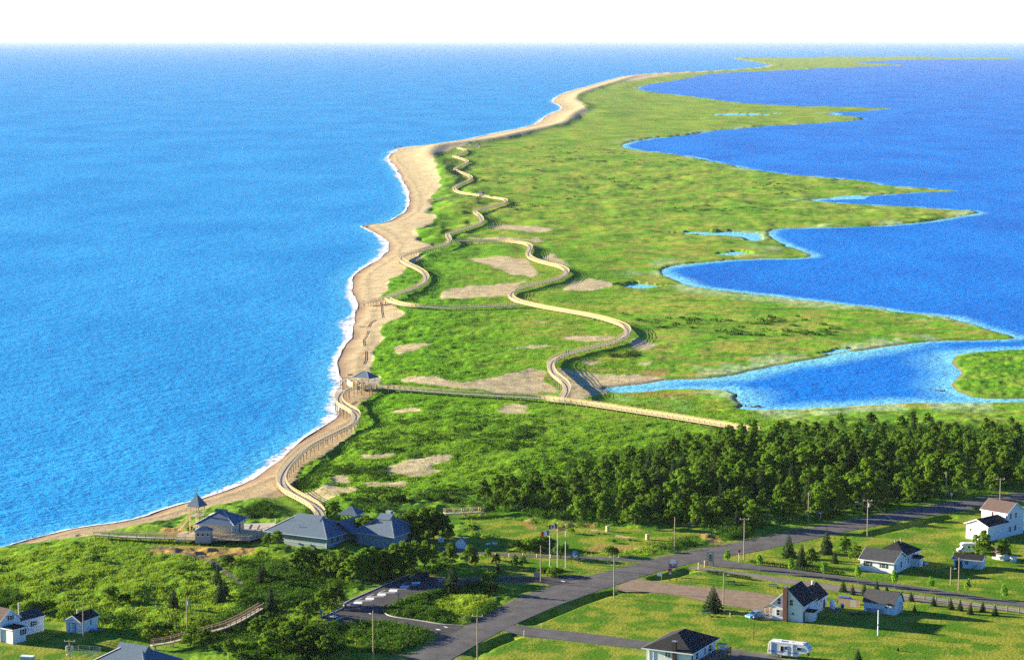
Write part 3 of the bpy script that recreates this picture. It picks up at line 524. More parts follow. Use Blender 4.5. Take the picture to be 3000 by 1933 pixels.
for j in range(7):
    t = -0.28 + 1.28 * j / 6; V.append(np.stack([cx_ + nx_ * wdt * t, cy_ + ny_ * wdt * t, np.full(len(tt), .07) + (t < 0) * (-t) * .55], 1)); AC.append(np.full(len(tt), max(0, t)))
nn = len(tt); V = np.concatenate(V); AC = np.concatenate(AC); FQ = [(j * nn + i, j * nn + i + 1, (j + 1) * nn + i + 1, (j + 1) * nn + i) for j in range(6) for i in range(nn - 1)]
tag(link('surf_foam', raw_mesh('surf_foam', V, FQ, 4, FOAM, True, {'across': AC})), 'white surf breaking along the sandy beach', 'foam', kind='stuff')
# ------------------------------------------------------------------ roads and paved ground
ZG = 4.5
def sheet(name, poly, m, z, kind='structure', parent=None, step=None):
    X, Y = G([p[0] for p in poly], [p[1] for p in poly], ZG); P = [Vector((a, b, z)) for a, b in zip(X, Y)]
    tri = tessellate_polygon([P]); me = MB().add(P, tri).mesh(name); me.materials.append(MATS[m])
    return tag(link(name, me, parent), kind=None if parent else kind)
def ribbon(name, upl, dnl, m, z):
    a = wline(upl); b = wline(dnl)
    def rs(W, n): s = np.concatenate([[0], np.cumsum(np.hypot(*np.diff(W, axis=0).T))]); t = np.linspace(0, s[-1], n); return np.stack([np.interp(t, s, W[:, i]) for i in (0, 1)], 1)
    n = 90; a = rs(a, n); b = rs(b, n); V = []; Fc = []
    for i in range(n):
        for j in range(5): p = a[i] * (1 - j / 4) + b[i] * j / 4; V.append((p[0], p[1], z + .05 * (1 - (j / 2 - 1) ** 2)))
    for i in range(n - 1):
        for j in range(4): Fc.append((i * 5 + j, i * 5 + j + 1, i * 5 + 6 + j, i * 5 + 5 + j))
    me = MB().add(V, Fc).mesh(name); me.materials.append(MATS[m]); return tag(link(name, me), kind='structure')
ribbon('main_road', road_up, road_dn, 'asphalt_pale', ZG + .045); ribbon('side_lane', lane_up, lane_dn, 'asphalt_pale', ZG + .030); ribbon('gravel_lane', track_up, track_dn, 'dirt_track', ZG + .024)
sheet('gravel_driveway', gravel_poly, 'gravel_red', ZG + .018); sheet('paved_driveway', drive_poly, 'asphalt_pale', ZG + .036); sheet('trailer_pad', drive2_poly, 'asphalt_pale', ZG + .036)
park = sheet('parking_lot', park_poly, 'asphalt', ZG + .055); sheet('entrance_path', path_poly, 'asphalt_pale', ZG + .03)
def gz(t, x, y, z=ZG): s = q(t, x, y); X, Y = G(s[0], s[1], z); return Vector((float(X), float(Y), z))
def quadmark(name, pts, parent=park, m='paint_white', z=ZG + .066):
    P = []
    for p in pts: v = gz(*p); P.append((v.x, v.y, z))
    return MB().add(P, [tuple(range(len(P)))]).build(name, m, parent)
for bx_, by_ in ((675, 712), (872, 645), (1068, 577), (1260, 512), (1452, 448), (1640, 383)):
    quadmark('painted_block', [('N7', bx_ - 76, by_ + 17), ('N7', bx_ + 66, by_ + 17), ('N7', bx_ + 74, by_ - 17), ('N7', bx_ - 64, by_ - 17)])
    quadmark('stall_line', [('N7', bx_ - 240, by_ + 34), ('N7', bx_ + 36, by_ + 30), ('N7', bx_ + 38, by_ + 36), ('N7', bx_ - 236, by_ + 41)])
    quadmark('stall_end', [('N7', bx_ - 250, by_ + 36), ('N7', bx_ - 238, by_ + 36), ('N7', bx_ - 122, by_ - 10), ('N7', bx_ - 134, by_ - 10)])
quadmark('arrow_marking', [('N7', 195, 945), ('N7', 285, 966), ('N7', 352, 938), ('N7', 285, 925)])
quadmark('stall_line', [('N7', 300, 995), ('N7', 312, 1000), ('N7', 448, 944), ('N7', 436, 939)])
for pts in ([(845, 880), (870, 902), (900, 902), (880, 880)], [(2095, 1110), (2150, 1130), (2180, 1125), (2130, 1108)], [(1965, 1150), (2000, 1168), (2058, 1168), (2020, 1150)]): quadmark('arrow_marking', [('N7', a, b) for a, b in pts])
for pts in ([(2190, 1138), (2270, 1148), (2285, 1140), (2210, 1132)], [(2080, 1176), (2140, 1192), (2155, 1182), (2100, 1172)]): quadmark('arrow_marking', [('N8', a, b) for a, b in pts])
def kerb(name, pts, parent=park):
    W = [gz(*p) for p in pts]; c = chaikin([(v.x, v.y) for v in W], 2); MB().sweep([(a, b, ZG + .12) for a, b in c], 0, 0, .22, .16).build(name, 'kerb', parent)
kerb('kerb', [('N7', a, b) for a, b in ((1640, 592), (1340, 692), (1150, 792), (1090, 842), (1130, 902), (1250, 952), (1700, 1012), (2100, 1082), (2390, 1097))])
kerb('kerb', [('N7', a, b) for a, b in ((40, 960), (480, 790), (400, 735), (900, 515), (1520, 247))])
# ------------------------------------------------------------------ boardwalks
POST = MB().box(0, 0, .48, .13, .13, 1.24).mesh('post'); POST.materials.append(MATS['timber'])
POST2 = MB().box(0, 0, .48, .11, .11, 1.2).mesh('post'); POST2.materials.append(MATS['fence_wood'])
PILE = {}
def pile_mesh(h):
    k_ = round(h * 2) / 2
    if k_ not in PILE: PILE[k_] = MB().cyl((0, 0, -k_), (0, 0, 0), .15, .14, 6).mesh('pile'); PILE[k_].materials.append(MATS['pole_wood'])
    return PILE[k_]
def boardwalk(label, path, wd=2.9, post_gap=2.4, pile_gap=4.8, rails=True, maxpart=300, planks=0, rm='timber'):
    n = len(path); P = [tuple(p) for p in path]
    root = thing('boardwalk', label, 'boardwalk', P[0], 0, 'boardwalks over the dune'); o0 = Vector(P[0])
    L = [tuple(Vector(p) - o0) for p in P]
    MB().sweep(L, 0, -.04, wd, .08).build('deck', 'deck_wood', root)
    for s in (-1, 1): MB().sweep(L, s * (wd / 2 - .28), -.20, .14, .24).build('joist', 'timber', root)
    if rails:
        for s in (-1, 1):
            e = s * (wd / 2 - .06)
            MB().sweep(L, e, 1.08, .22, .06).build('top_rail', rm, root)
            for hz in (.72, .36): MB().sweep(L, e - s * .09, hz, .05, .13).build('rail', rm, root)
    W = np.array(P); s_ = np.concatenate([[0], np.cumsum(np.hypot(*np.diff(W[:, :2], axis=0).T))])
    def at(d):
        i = min(max(int(np.searchsorted(s_, d)), 1), n - 1); t = W[i] - W[i - 1]; t = t / (np.hypot(t[0], t[1]) + 1e-9)
        return Vector([np.interp(d, s_, W[:, c]) for c in range(3)]), Vector((t[1], -t[0], 0)), math.atan2(t[1], t[0])
    cand = []
    if rails:
        for d in np.arange(.3, s_[-1], post_gap):
            c, sd, a = at(d)
            for s in (-1, 1): cand.append((c + sd * s * (wd / 2 - .06), a))
    cand.sort(key=lambda c: c[0].length_squared * 0 + c[0].y)
    rest = MB()
    for i, (c, a) in enumerate(cand):
        if i < maxpart: link('post', POST if rm == 'timber' else POST2, root, c - o0, a)
        else: cc = c - o0; rest.box(cc.x, cc.y, cc.z + .48, .13, .13, 1.24, a)
    if rest.v: rest.build('far_posts', 'timber', root)['kind'] = 'stuff'
    cand = []
    for d in np.arange(.8, s_[-1], pile_gap):
        c, sd, a = at(d)
        for s in (-1, 1): cand.append(c + sd * s * (wd / 2 - .3))
    cand.sort(key=lambda c: c.y); rest = MB()
    if cand:
        hz = height([c.x for c in cand], [c.y for c in cand])
        for i, (c, h) in enumerate(zip(cand, hz)):
            ln = max(.5, c.z - min(h, c.z) + .6)
            if i < maxpart: link('pile', pile_mesh(ln), root, c - o0 - Vector((0, 0, .1)))
            else: cc = c - o0; rest.cyl(cc - Vector((0, 0, ln)), cc - Vector((0, 0, .1)), .15, .14, 5)
        if rest.v: rest.build('far_piles', 'pole_wood', root)['kind'] = 'stuff'
    # plank joints: thin dark gaps let into the deck where they can still be told apart
    if planks:
        rows = np.arange(.6, s_[-1], planks); pm = MB().box(0, 0, .012, planks * .86, wd - .34, .02).mesh('plank'); pm.materials.append(MATS['deck_wood'])
        allp = []
        for d in rows: c, sd, a = at(d); allp.append((c, a))
        allp.sort(key=lambda t: t[0].y)
        for c, a in allp[:maxpart]: link('plank', pm, root, c - o0, a)
    return root
boardwalk('timber boardwalk snaking along the beach from the grey roofed building to the pavilion', pA, planks=1.1)
boardwalk('straight timber boardwalk running inland from the beach pavilion to the wood', pB)
boardwalk('looping boardwalk on tall piles that bulges out over the marsh', pC)
boardwalk('long zigzag boardwalk behind the beach running to the far dunes', pD, maxpart=200)
boardwalk('cross boardwalk linking the beach steps with the marsh loop', pE)
boardwalk('short dark landing of steps from the zigzag boardwalk down to the beach', pE2, pile_gap=3.0)
boardwalk('narrow pale boardwalk from the small shelter out to the beach', pF, wd=1.8)
boardwalk('last far boardwalk crossing behind the dune ridge', pG)
# ramp with railings from the tower terrace to the beach, and the terrace
boardwalk('pale timber ramp with railings beside the lookout tower', pR, wd=2.2, pile_gap=4.0)
boardwalk('short sunlit footbridge in front of the wood', pR2, wd=2.0)
boardwalk('ramp walkway climbing through shrubs from the blue hip roof', pR3, wd=1.3, pile_gap=4.0, rm='fence_wood')
def flat_deck(name, label, poly, z, m='deck_wood'):
    X, Y = G([p[0] for p in poly], [p[1] for p in poly], z); c = Vector((float(np.mean(X)), float(np.mean(Y)), z)); P = [Vector((a, b, 0)) - Vector((c.x, c.y, 0)) for a, b in zip(X, Y)]; n = len(P)
    root = thing(name, label, 'deck', c); mb = MB(); Pb = [p - Vector((0, 0, .18)) for p in P]
    tri = tessellate_polygon([P]); mb.add(P + Pb, [tuple(t) for t in tri] + [tuple(i + n for i in t[::-1]) for t in tri] + [(i, (i + 1) % n, n + (i + 1) % n, n + i) for i in range(n)]); mb.build('floor_deck', m, root)
    hz = height([c.x + p.x for p in P], [c.y + p.y for p in P])
    for p, h in zip(P, hz): MB().cyl((p.x * .96, p.y * .96, min(-.3, h - z - .3)), (p.x * .96, p.y * .96, -.15), .13, .13, 6).build('pile', 'pole_wood', root)
    for i in range(n):
        a, b = P[i], P[(i + 1) % n]
        if i % 4 == 3: continue
        MB().bar(a + Vector((0, 0, 1.05)), b + Vector((0, 0, 1.05)), .16, .06).build('top_rail', 'timber', root); MB().bar(a + Vector((0, 0, .55)), b + Vector((0, 0, .55)), .05, .14).build('rail', 'timber', root)
        k_ = max(1, int((b - a).length / 2.2))
        for j in range(k_): p = a.lerp(b, j / k_); link('post', POST, root, p)
    return root
flat_deck('terrace', 'timber terrace around the lookout pavilion with low railings', Q('Z1', [(1500, 470), (1640, 400), (2040, 425), (2060, 385), (2330, 375), (2330, 470), (2110, 525), (1490, 522)]), 4.95)
flat_deck('pavilion_platform', 'raised timber platform under the beach pavilion with a round lookout end', Q('T5', [(480, 520), (560, 430), (760, 400), (1000, 330), (1180, 290), (1280, 330), (1290, 400), (1150, 470), (1130, 590), (900, 600), (640, 590)]), 3.62)
flat_deck('beach_landing', 'dark landing reaching out over the beach beside the pavilion', Q('T5', [(-40, 350), (480, 330), (560, 400), (300, 400), (-40, 395)]), 3.0)
# ------------------------------------------------------------------ buildings
def win(root, face, W, D, a, z, wd, ht, m='white_trim', shutters=False, panes=2):
    # face: 'f' front y=0, 'r' right x=W, 'l' left x=0
    fr = MB(); pn = []; e = .035
    def T(u, v, o):
        return {'f': (u, -o, v), 'r': (W + o, u, v), 'l': (-o, D - u, v), 'b': (W - u, D + o, v)}[face]
    def slab(mb, u0, u1, v0, v1, o0, o1):
        P = [T(u, v, o) for o in (o0, o1) for u, v in ((u0, v0), (u1, v0), (u1, v1), (u0, v1))]
        mb.add(P, [(0, 1, 2, 3), (7, 6, 5, 4), (0, 4, 5, 1), (1, 5, 6, 2), (2, 6, 7, 3), (3, 7, 4, 0)])
    t = .09
    slab(fr, a - wd / 2 - t, a + wd / 2 + t, z - t, z, .003, .06); slab(fr, a - wd / 2 - t, a + wd / 2 + t, z + ht, z + ht + t, .003, .06)
    slab(fr, a - wd / 2 - t, a - wd / 2, z, z + ht, .003, .06); slab(fr, a + wd / 2, a + wd / 2 + t, z, z + ht, .003, .06)
    if panes == 2: slab(fr, a - wd / 2, a + wd / 2, z + ht / 2 - .03, z + ht / 2 + .03, .022, .05)
    f = fr.build('window', m, root); p = MB(); slab(p, a - wd / 2, a + wd / 2, z, z + ht, .004, .02); p.build('pane', 'glass', f)
    if shutters:
        for s in (-1, 1):
            c = a + s * (wd / 2 + t + .2); mb = MB(); slab(mb, c - .18, c + .18, z - .05, z + ht + .05, .003, .05); mb.build('shutter', 'shutter', root)
def panel(root, name, face, W, D, a, z, wd, ht, m, proud=.05):
    mb = MB(); o0, o1 = .003, proud
    def T(u, v, o): return {'f': (u, -o, v), 'r': (W + o, u, v), 'l': (-o, D - u, v)}[face]
    P = [T(u, v, o) for o in (o0, o1) for u, v in ((a - wd / 2, z), (a + wd / 2, z), (a + wd / 2, z + ht), (a - wd / 2, z + ht))]
    mb.add(P, [(0, 1, 2, 3), (7, 6, 5, 4), (0, 4, 5, 1), (1, 5, 6, 2), (2, 6, 7, 3), (3, 7, 4, 0)]); return mb.build(name, m, root)
def gable_block(root, x0, x1, y0, y1, z0, He, Hr, axis, wall, roof, oh=.35, t=.14, names=('wall', 'roof'), trim='white_trim', salt=0.5):
    mb = MB()
    if axis == 'x':
        ym = y0 + (y1 - y0) * salt; mb.px([(y0, z0), (y1, z0), (y1, He), (ym, Hr), (y0, He)], x0, x1); s1 = (Hr - He) / (ym - y0); s2 = (Hr - He) / (y1 - ym)
        pr = [(y0 - oh, He - oh * s1 + .02), (ym, Hr + .02), (y1 + oh, He - oh * s2 + .02), (y1 + oh, He - oh * s2 + t), (ym, Hr + t + .06), (y0 - oh, He - oh * s1 + t)]
        w_ = mb.build(names[0], wall, root); r_ = MB().px(pr, x0 - oh * .7, x1 + oh * .7).build(names[1], roof, root)
        MB().b2(x0 - oh * .7, x1 + oh * .7, y0 - oh - .05, y0 - oh - .002, He - oh * s1 - .08, He - oh * s1 + t).build('fascia', trim, r_)
        for xx in (x0 - oh * .7 - .05, x1 + oh * .7 + .002): MB().px([(y0 - oh, He - oh * s1 - .10), (ym, Hr - .10), (y1 + oh, He - oh * s2 - .10), (y1 + oh, He - oh * s2 + t), (ym, Hr + t + .05), (y0 - oh, He - oh * s1 + t)], xx, xx + .048).build('bargeboard', trim, r_)
    else:
        xm = x0 + (x1 - x0) * salt; mb.py([(x0, z0), (x1, z0), (x1, He), (xm, Hr), (x0, He)], y0, y1); s1 = (Hr - He) / (xm - x0); s2 = (Hr - He) / (x1 - xm)
        pr = [(x0 - oh, He - oh * s1 + .02), (xm, Hr + .02), (x1 + oh, He - oh * s2 + .02), (x1 + oh, He - oh * s2 + t), (xm, Hr + t + .06), (x0 - oh, He - oh * s1 + t)]
        w_ = mb.build(names[0], wall, root); r_ = MB().py(pr, y0 - oh * .7, y1 + oh * .7).build(names[1], roof, root)
        for xx, sl_ in ((x0 - oh - .05, s1), (x1 + oh + .002, s2)): MB().b2(xx, xx + .048, y0 - oh * .7, y1 + oh * .7, He - oh * sl_ - .08, He - oh * sl_ + t).build('fascia', trim, r_)
        for yy in (y0 - oh * .7 - .05, y1 + oh * .7 + .002): MB().py([(x0 - oh, He - oh * s1 - .10), (xm, Hr - .10), (x1 + oh, He - oh * s2 - .10), (x1 + oh, He - oh * s2 + t), (xm, Hr + t + .05), (x0 - oh, He - oh * s1 + t)], yy, yy + .048).build('bargeboard', trim, r_)
    return w_, r_
def hip_roof(root, x0, x1, y0, y1, He, Hr, roof, oh=.5, axis='x', run=None, t=.16, name='roof', trim='white_trim', caps=None):
    X0, X1, Y0, Y1 = x0 - oh, x1 + oh, y0 - oh, y1 + oh
    if axis == 'x': r = run if run is not None else (Y1 - Y0) / 2; ym = (Y0 + Y1) / 2; A_, B_ = (X0 + r, ym, Hr), (X1 - r, ym, Hr)
    else: r = run if run is not None else (X1 - X0) / 2; xm = (X0 + X1) / 2; A_, B_ = (xm, Y0 + r, Hr), (xm, Y1 - r, Hr)
    P = [(X0, Y0, He), (X1, Y0, He), (X1, Y1, He), (X0, Y1, He), A_, B_, (X0, Y0, He - t), (X1, Y0, He - t), (X1, Y1, He - t), (X0, Y1, He - t)]
    if axis == 'x': Fc = [(0, 1, 5, 4), (1, 2, 5), (2, 3, 4, 5), (3, 0, 4)]
    else: Fc = [(0, 1, 4), (1, 2, 5, 4), (2, 3, 5), (3, 0, 4, 5)]
    r_ = MB().add(P, Fc + [(0, 6, 7, 1), (1, 7, 8, 2), (2, 8, 9, 3), (3, 9, 6, 0), (9, 8, 7, 6)]).build(name, roof, root)
    mb = MB(); 
    mb.b2(X0 - .04, X1 + .04, Y0 - .05, Y0 - .003, He - t - .02, He + .02); mb.b2(X1 + .003, X1 + .05, Y0 + .002, Y1, He - t - .02, He + .02); mb.b2(X0 - .05, X0 - .003, Y0 + .002, Y1, He - t - .02, He + .02); mb.build('fascia', trim, r_)
    if caps:
        ends = [(P[0], A_), (P[1], B_ if axis == 'x' else A_), (P[2], B_), (P[3], A_ if axis == 'x' else B_)]
        for a, b in ends: a = Vector(a); b = Vector(b); MB().bar(a + Vector((0, 0, .05)), a.lerp(b, .94) + Vector((0, 0, .05)), .28, .09).build('hip_cap', caps, r_)
    return r_
def base(t, L, rz, label, cat='house', name='house', z=ZG):
    v = gz(t, L[0], L[1], z); return thing(name, label, cat, v, R(rz))
# --- white house with the brick chimney
h1 = base('N1', (340, 884), -15 - 12, 'white house with tall brown brick chimney and black roof')
gable_block(h1, 0, 6.9, 0, 8.4, -.3, 3.7, 6.9, 'y', 'white_wall', 'roof_black'); gable_block(h1, 1.9, 6.85, 8.4, 15.8, -.3, 3.1, 5.3, 'y', 'white_wall', 'roof_black', names=('rear_wing_wall', 'rear_wing_roof'))
ch = MB().box(3.15, -.42, 3.6, .95, .8, 7.8).build('chimney', 'brick', h1); MB().box(3.15, -.42, 7.6, .6, .5, .22).build('chimney_cap', 'metal_grey', ch)
for a, z, wd, ht in ((1.55, 3.5, .75, 1.25), (4.35, 3.5, .75, 1.25), (1.35, 1.0, .75, 1.25), (4.75, 1.5, .6, .5)): win(h1, 'f', 6.9, 8.4, a, z, wd, ht)
win(h1, 'r', 6.9, 8.4, 4.2, 2.0, .6, .7); win(h1, 'r', 6.85, 15.8, 9.6, 2.0, .6, .6); win(h1, 'r', 6.85, 15.8, 12.0, 2.0, .6, .5); panel(h1, 'door', 'r', 6.85, 15.8, 14.1, .1, .9, 2.0, 'shutter'); panel(h1, 'side_door', 'r', 6.9, 8.4, 1.0, .1, .85, 2.0, 'shutter')
MB().b2(6.9, 8.7, 1.6, 4.2, -.3, 2.0).build('entry_porch_wall', 'white_wall', h1); MB().px([(1.4, 2.02), (4.4, 2.02), (4.4, 2.14), (2.9, 2.5), (1.4, 2.14)], 6.92, 8.95).build('entry_porch_roof', 'roof_black', h1)
pr_ = MB().add([(-1.9, -.1, 2.45), (.0, -.1, 3.1), (0, 8.3, 3.1), (-1.9, 8.3, 2.45), (-1.9, -.1, 2.3), (0, -.1, 2.95), (0, 8.3, 2.95), (-1.9, 8.3, 2.3)], [(0, 1, 2, 3), (7, 6, 5, 4), (0, 4, 5, 1), (3, 2, 6, 7), (0, 3, 7, 4)]).build('veranda_roof', 'roof_charcoal', h1)
for yy in (.1, 2.8, 5.5, 8.1): MB().box(-1.75, yy, 1.0, .13, .13, 2.6).build('veranda_post', 'white_trim', h1)
MB().b2(-1.9, -.005, -.1, 8.3, -.25, .12).build('veranda_floor', 'deck_wood', h1); st = MB().cyl((4.4, 13.3, 4.7), (4.4, 13.3, 6.3), .32, .32, 8).build('wing_chimney', 'chimney_metal', h1)
# --- long white bungalow
h2 = base('N2', (415, 1118), -33, 'long white bungalow with black shuttered windows and charcoal roof')
gable_block(h2, 0, 8.6, 0, 7.3, -.2, 2.9, 4.75, 'x', 'white_wall', 'roof_charcoal', oh=.5)
for a in (1.9, 6.0): win(h2, 'f', 8.6, 7.3, a, 1.25, 1.1, 1.0, shutters=True)
win(h2, 'r', 8.6, 7.3, 1.1, .9, .6, 1.3); win(h2, 'r', 8.6, 7.3, 4.2, .9, .75, 1.4)
MB().b2(1.2, 8.55, 7.31, 15.0, -.2, 3.1).build('rear_wall', 'white_wall', h2); hip_roof(h2, 1.2, 8.55, 6.2, 15.0, 3.25, 5.7, 'roof_black', axis='y', name='rear_roof')
for a in (8.6, 11.5, 13.7): win(h2, 'r', 8.55, 15, a, 1.3, .6, 1.2)
MB().b2(8.57, 10.6, 10.6, 12.6, -.2, 2.0).build('side_porch_wall', 'white_wall', h2); MB().px([(10.3, 2.02), (12.9, 2.02), (12.9, 2.12), (11.6, 2.75), (10.3, 2.12)], 8.58, 10.85).build('side_porch_roof', 'roof_black', h2)
v = MB().cyl((5.6, 10.6, 5.2), (5.6, 10.6, 6.3), .16, .16, 8).build('vent_pipe', 'metal_grey', h2); MB().cyl((5.6, 10.6, 6.3), (5.6, 10.6, 6.42), .3, .1, 8).build('vent_cap', 'metal_grey', v); MB().cyl((4.3, 10.2, 5.0), (4.3, 10.2, 5.9), .14, .14, 8).build('vent_pipe', 'metal_grey', h2)
# --- tall two-storey house with brown roof, wing towards the sun
h3 = base('N3', (1030, 700), -47, 'tall two storey white house with brown roof and black roofed wing')
gable_block(h3, 0, 8.0, 0, 7.0, -.2, 6.1, 8.2, 'x', 'white_wall', 'roof_brown', oh=.35)
for a, z in ((1.4, 4.4), (3.6, 4.4), (1.2, 1.2), (3.4, 1.2)): win(h3, 'r', 8.0, 7.0, a, z, .7, 1.35)
wb, wr = gable_block(h3, 1.6, 8.2, -8.6, -.01, -.2, 3.9, 5.2, 'y', 'white_wall', 'roof_black', oh=.45, names=('wing_wall', 'wing_roof'))
win(h3, 'f', 8, 0, 3.0, 1.9, .6, .8)
h3w = MB()
for o_ in [c for c in h3.children if c.name.startswith('window')][-1:]: o_.location = (0, -8.6, 0)
MB().cyl((4.6, -1.6, 4.9), (4.6, -1.6, 6.2), .22, .22, 8).build('chimney', 'brick', h3); MB().box(-.5, 1.0, 1.4, .9, 1.6, 2.2).build('bay_box', 'cream_wall', h3)
# --- bottom house with hip roof
h4 = base('N4', (300, 700), -27, 'pale house with black hip roof and dark timber deck', z=ZG)
v4 = G(*q('N4', 300, 672), ZG + 3.3); h4.location = (float(v4[0]), float(v4[1]), ZG)
W4, D4 = 9.6, 13.2
MB().b2(0, W4, 0, D4, -.3, 3.35).build('wall', 'white_wall', h4); hip_roof(h4, 0, W4, 0, D4, 3.5, 6.1, 'roof_black', oh=.75, axis='y', caps=None)
win(h4, 'f', W4, D4, 4.4, 2.15, .45, .85); win(h4, 'f', W4, D4, 5.0, 2.15, .45, .85); ch = MB().box(6.3, -.32, 2.6, .75, .6, 5.8).build('chimney', 'brick_dark', h4); MB().box(6.3, -.32, 5.6, .95, .8, .16).build('chimney_cap', 'metal_grey', ch)
for a, wd in ((.9, .8), (3.4, 1.2), (7.6, .7), (10.2, 1.5)): win(h4, 'r', W4, D4, a, 1.5, wd, 1.25)
for a in (.65, 1.6): MB().box(a, -.05, 1.6, .09, .08, 3.3).build('downpipe', 'white_trim', h4)
dk = MB().b2(W4 + .01, W4 + 3.4, 2.6, 13.6, .95, 1.1).build('deck', 'deck_dark', h4)
for yy in np.arange(2.7, 13.7, 1.8): MB().box(W4 + 3.3, yy, .7, .14, .14, 2.7).build('deck_post', 'deck_dark', h4)
for z in (1.3, 1.55, 1.8, 2.02): MB().b2(W4 + 3.25, W4 + 3.35, 2.6, 13.6, z - .05, z + .05).build('deck_rail', 'deck_dark', h4)
for xx in np.arange(W4 + .2, W4 + 3.3, .35): MB().box(xx, 13.55, 1.55, .08, .06, .9).build('deck_baluster', 'deck_dark', h4)
MB().b2(W4 + .1, W4 + 3.4, 13.5, 13.6, 1.98, 2.06).build('deck_rail', 'deck_dark', h4)
# garden swing on that deck
sw = h4.matrix_basis @ Vector((W4 + 2.0, 12.0, 1.12)); swing = thing('garden_swing', 'garden swing seat with teal canopy on the dark house deck', 'swing', sw, R(-27))
MB().box(0, 0, 1.75, 1.9, 1.1, .12).build('canopy', 'plastic_teal', swing); MB().box(0, .1, .5, 1.5, .5, .1).build('seat', 'white_trim', swing); MB().box(0, .35, .8, 1.5, .08, .5).build('backrest', 'white_trim', swing)
for s in (-1, 1):
    for e in (-1, 1): MB().bar((s * .9, e * .65, 0), (s * .9, 0, 1.7), .09, .09).build('leg', 'white_trim', swing)
# --- left house, cut by the frame, with porch
h5 = base('N5', (-430, 800), -40, 'white house with porch and brown roof beside a long dark shadow')
ax = R(-36); v5 = gz('N5', 225, 932) - Vector((math.cos(ax), math.sin(ax), 0)) * 3.4
h5.location = v5; h5.rotation_euler = (0, 0, ax)
MB().b2(.01, 3.4, 0, 3.7, -.3, 3.0).build('porch_wall', 'white_wall', h5); hip_roof(h5, .4, 3.4, 0, 3.7, 3.1, 3.9, 'roof_black', oh=.3, axis='x', name='porch_roof')
gable_block(h5, -8, 0, -.4, 5.2, -.3, 4.3, 6.4, 'x', 'white_wall', 'roof_brown', oh=.3); gable_block(h5, -5, -.02, 5.22, 12.0, -.3, 3.3, 4.3, 'y', 'white_wall', 'roof_charcoal', oh=.25, names=('rear_wall', 'rear_roof'))
for a, z in ((2.6, 4.2), (9.0, 1.7)): win(h5, 'r', 0, 13, a, z, .7, .9, shutters=True)
win(h5, 'r', 3.4, 3.9, 2.9, 1.5, .7, 1.1, shutters=True); MB().cyl((-1.3, 6.2, 3.8), (-1.3, 6.2, 7.0), .22, .2, 8).build('chimney', 'chimney_metal', h5)
# --- small white shed on the left
h6 = base('N5', (1160, 718), -26, 'small white shed with black roof and double doors', 'shed', 'garden_shed')
gable_block(h6, 0, 3.6, 0, 6.4, -.2, 2.65, 3.7, 'y', 'white_wall', 'roof_black', oh=.35)
d_ = panel(h6, 'door', 'f', 3.6, 6.4, 1.3, .05, .75, 2.0, 'white_trim'); d_ = panel(h6, 'door', 'f', 3.6, 6.4, 2.1, .05, .75, 2.0, 'teal_trim'); panel(h6, 'door_frame', 'f', 3.6, 6.4, 1.7, -.05, 1.85, 2.2, 'shutter', .03); win(h6, 'r', 3.6, 6.4, 3.8, 1.2, .5, .9); MB().cyl((1.1, 2.6, 2.9), (1.1, 2.6, 4.5), .17, .17, 8).build('stove_pipe', 'chimney_metal', h6)
# --- gambrel barn
h8 = base('Z4', (955, 1122), -34, 'white barn with dark gambrel roof and a big wheel leaning on it', 'barn', 'barn')
W8, D8 = 7.4, 4.3; prof = [(0, -.2), (D8, -.2), (D8, 2.3), (D8 * .82, 3.7), (D8 / 2, 4.5), (D8 * .18, 3.7), (0, 2.3)]
MB().px(prof, 0, W8).build('wall', 'white_wall', h8); MB().px([(-.25, 2.1), (D8 * .17, 3.75), (D8 / 2, 4.53), (D8 * .83, 3.75), (D8 + .25, 2.1), (D8 + .25, 2.28), (D8 * .84, 3.9), (D8 / 2, 4.7), (D8 * .16, 3.9), (-.25, 2.28)], -.25, W8 + .25).build('roof', 'roof_charcoal', h8)
win(h8, 'f', W8, D8, 5.4, 1.3, .55, .5, panes=1); 
def tnt(name, mb, m, label, cat, loc, rz=0, group=None): o_ = mb.build(name, m); o_.location = loc; o_.rotation_euler = (0, 0, rz); return tag(o_, label, cat, group)
wp = gz('Z4', 1240, 1140); wheel = thing('cart_wheel', 'big grey wooden spoked wheel leaning against the barn', 'wheel', wp, R(56)); rim = MB()
for i in range(20): a, b = 2 * math.pi * i / 20, 2 * math.pi * (i + 1) / 20; rim.bar((0, 1.3 * math.cos(a), 1.3 + 1.3 * math.sin(a)), (0, 1.3 * math.cos(b), 1.3 + 1.3 * math.sin(b)), .12, .16)
rim.build('rim', 'grey_board', wheel)
for i in range(8): a = 2 * math.pi * i / 8; MB().bar((0, .1 * math.cos(a), 1.3 + .1 * math.sin(a)), (0, 1.25 * math.cos(a), 1.3 + 1.25 * math.sin(a)), .07, .09).build('spoke', 'grey_board', wheel)
for i, (a, b, sx_, sz_) in enumerate(((1075, 1140, 2.0, 1.1), (1000, 1125, 1.3, .9))): tnt('leaning_board', MB().box(0, 0, sz_ / 2, sx_, .12, sz_).box(0, -.05, sz_ / 2, .1, .06, sz_), 'grey_board', ('wide weathered board leaning on the barn wall', 'smaller weathered board near the barn corner')[i], 'board', gz('Z4', a, b + 8), R(-34))
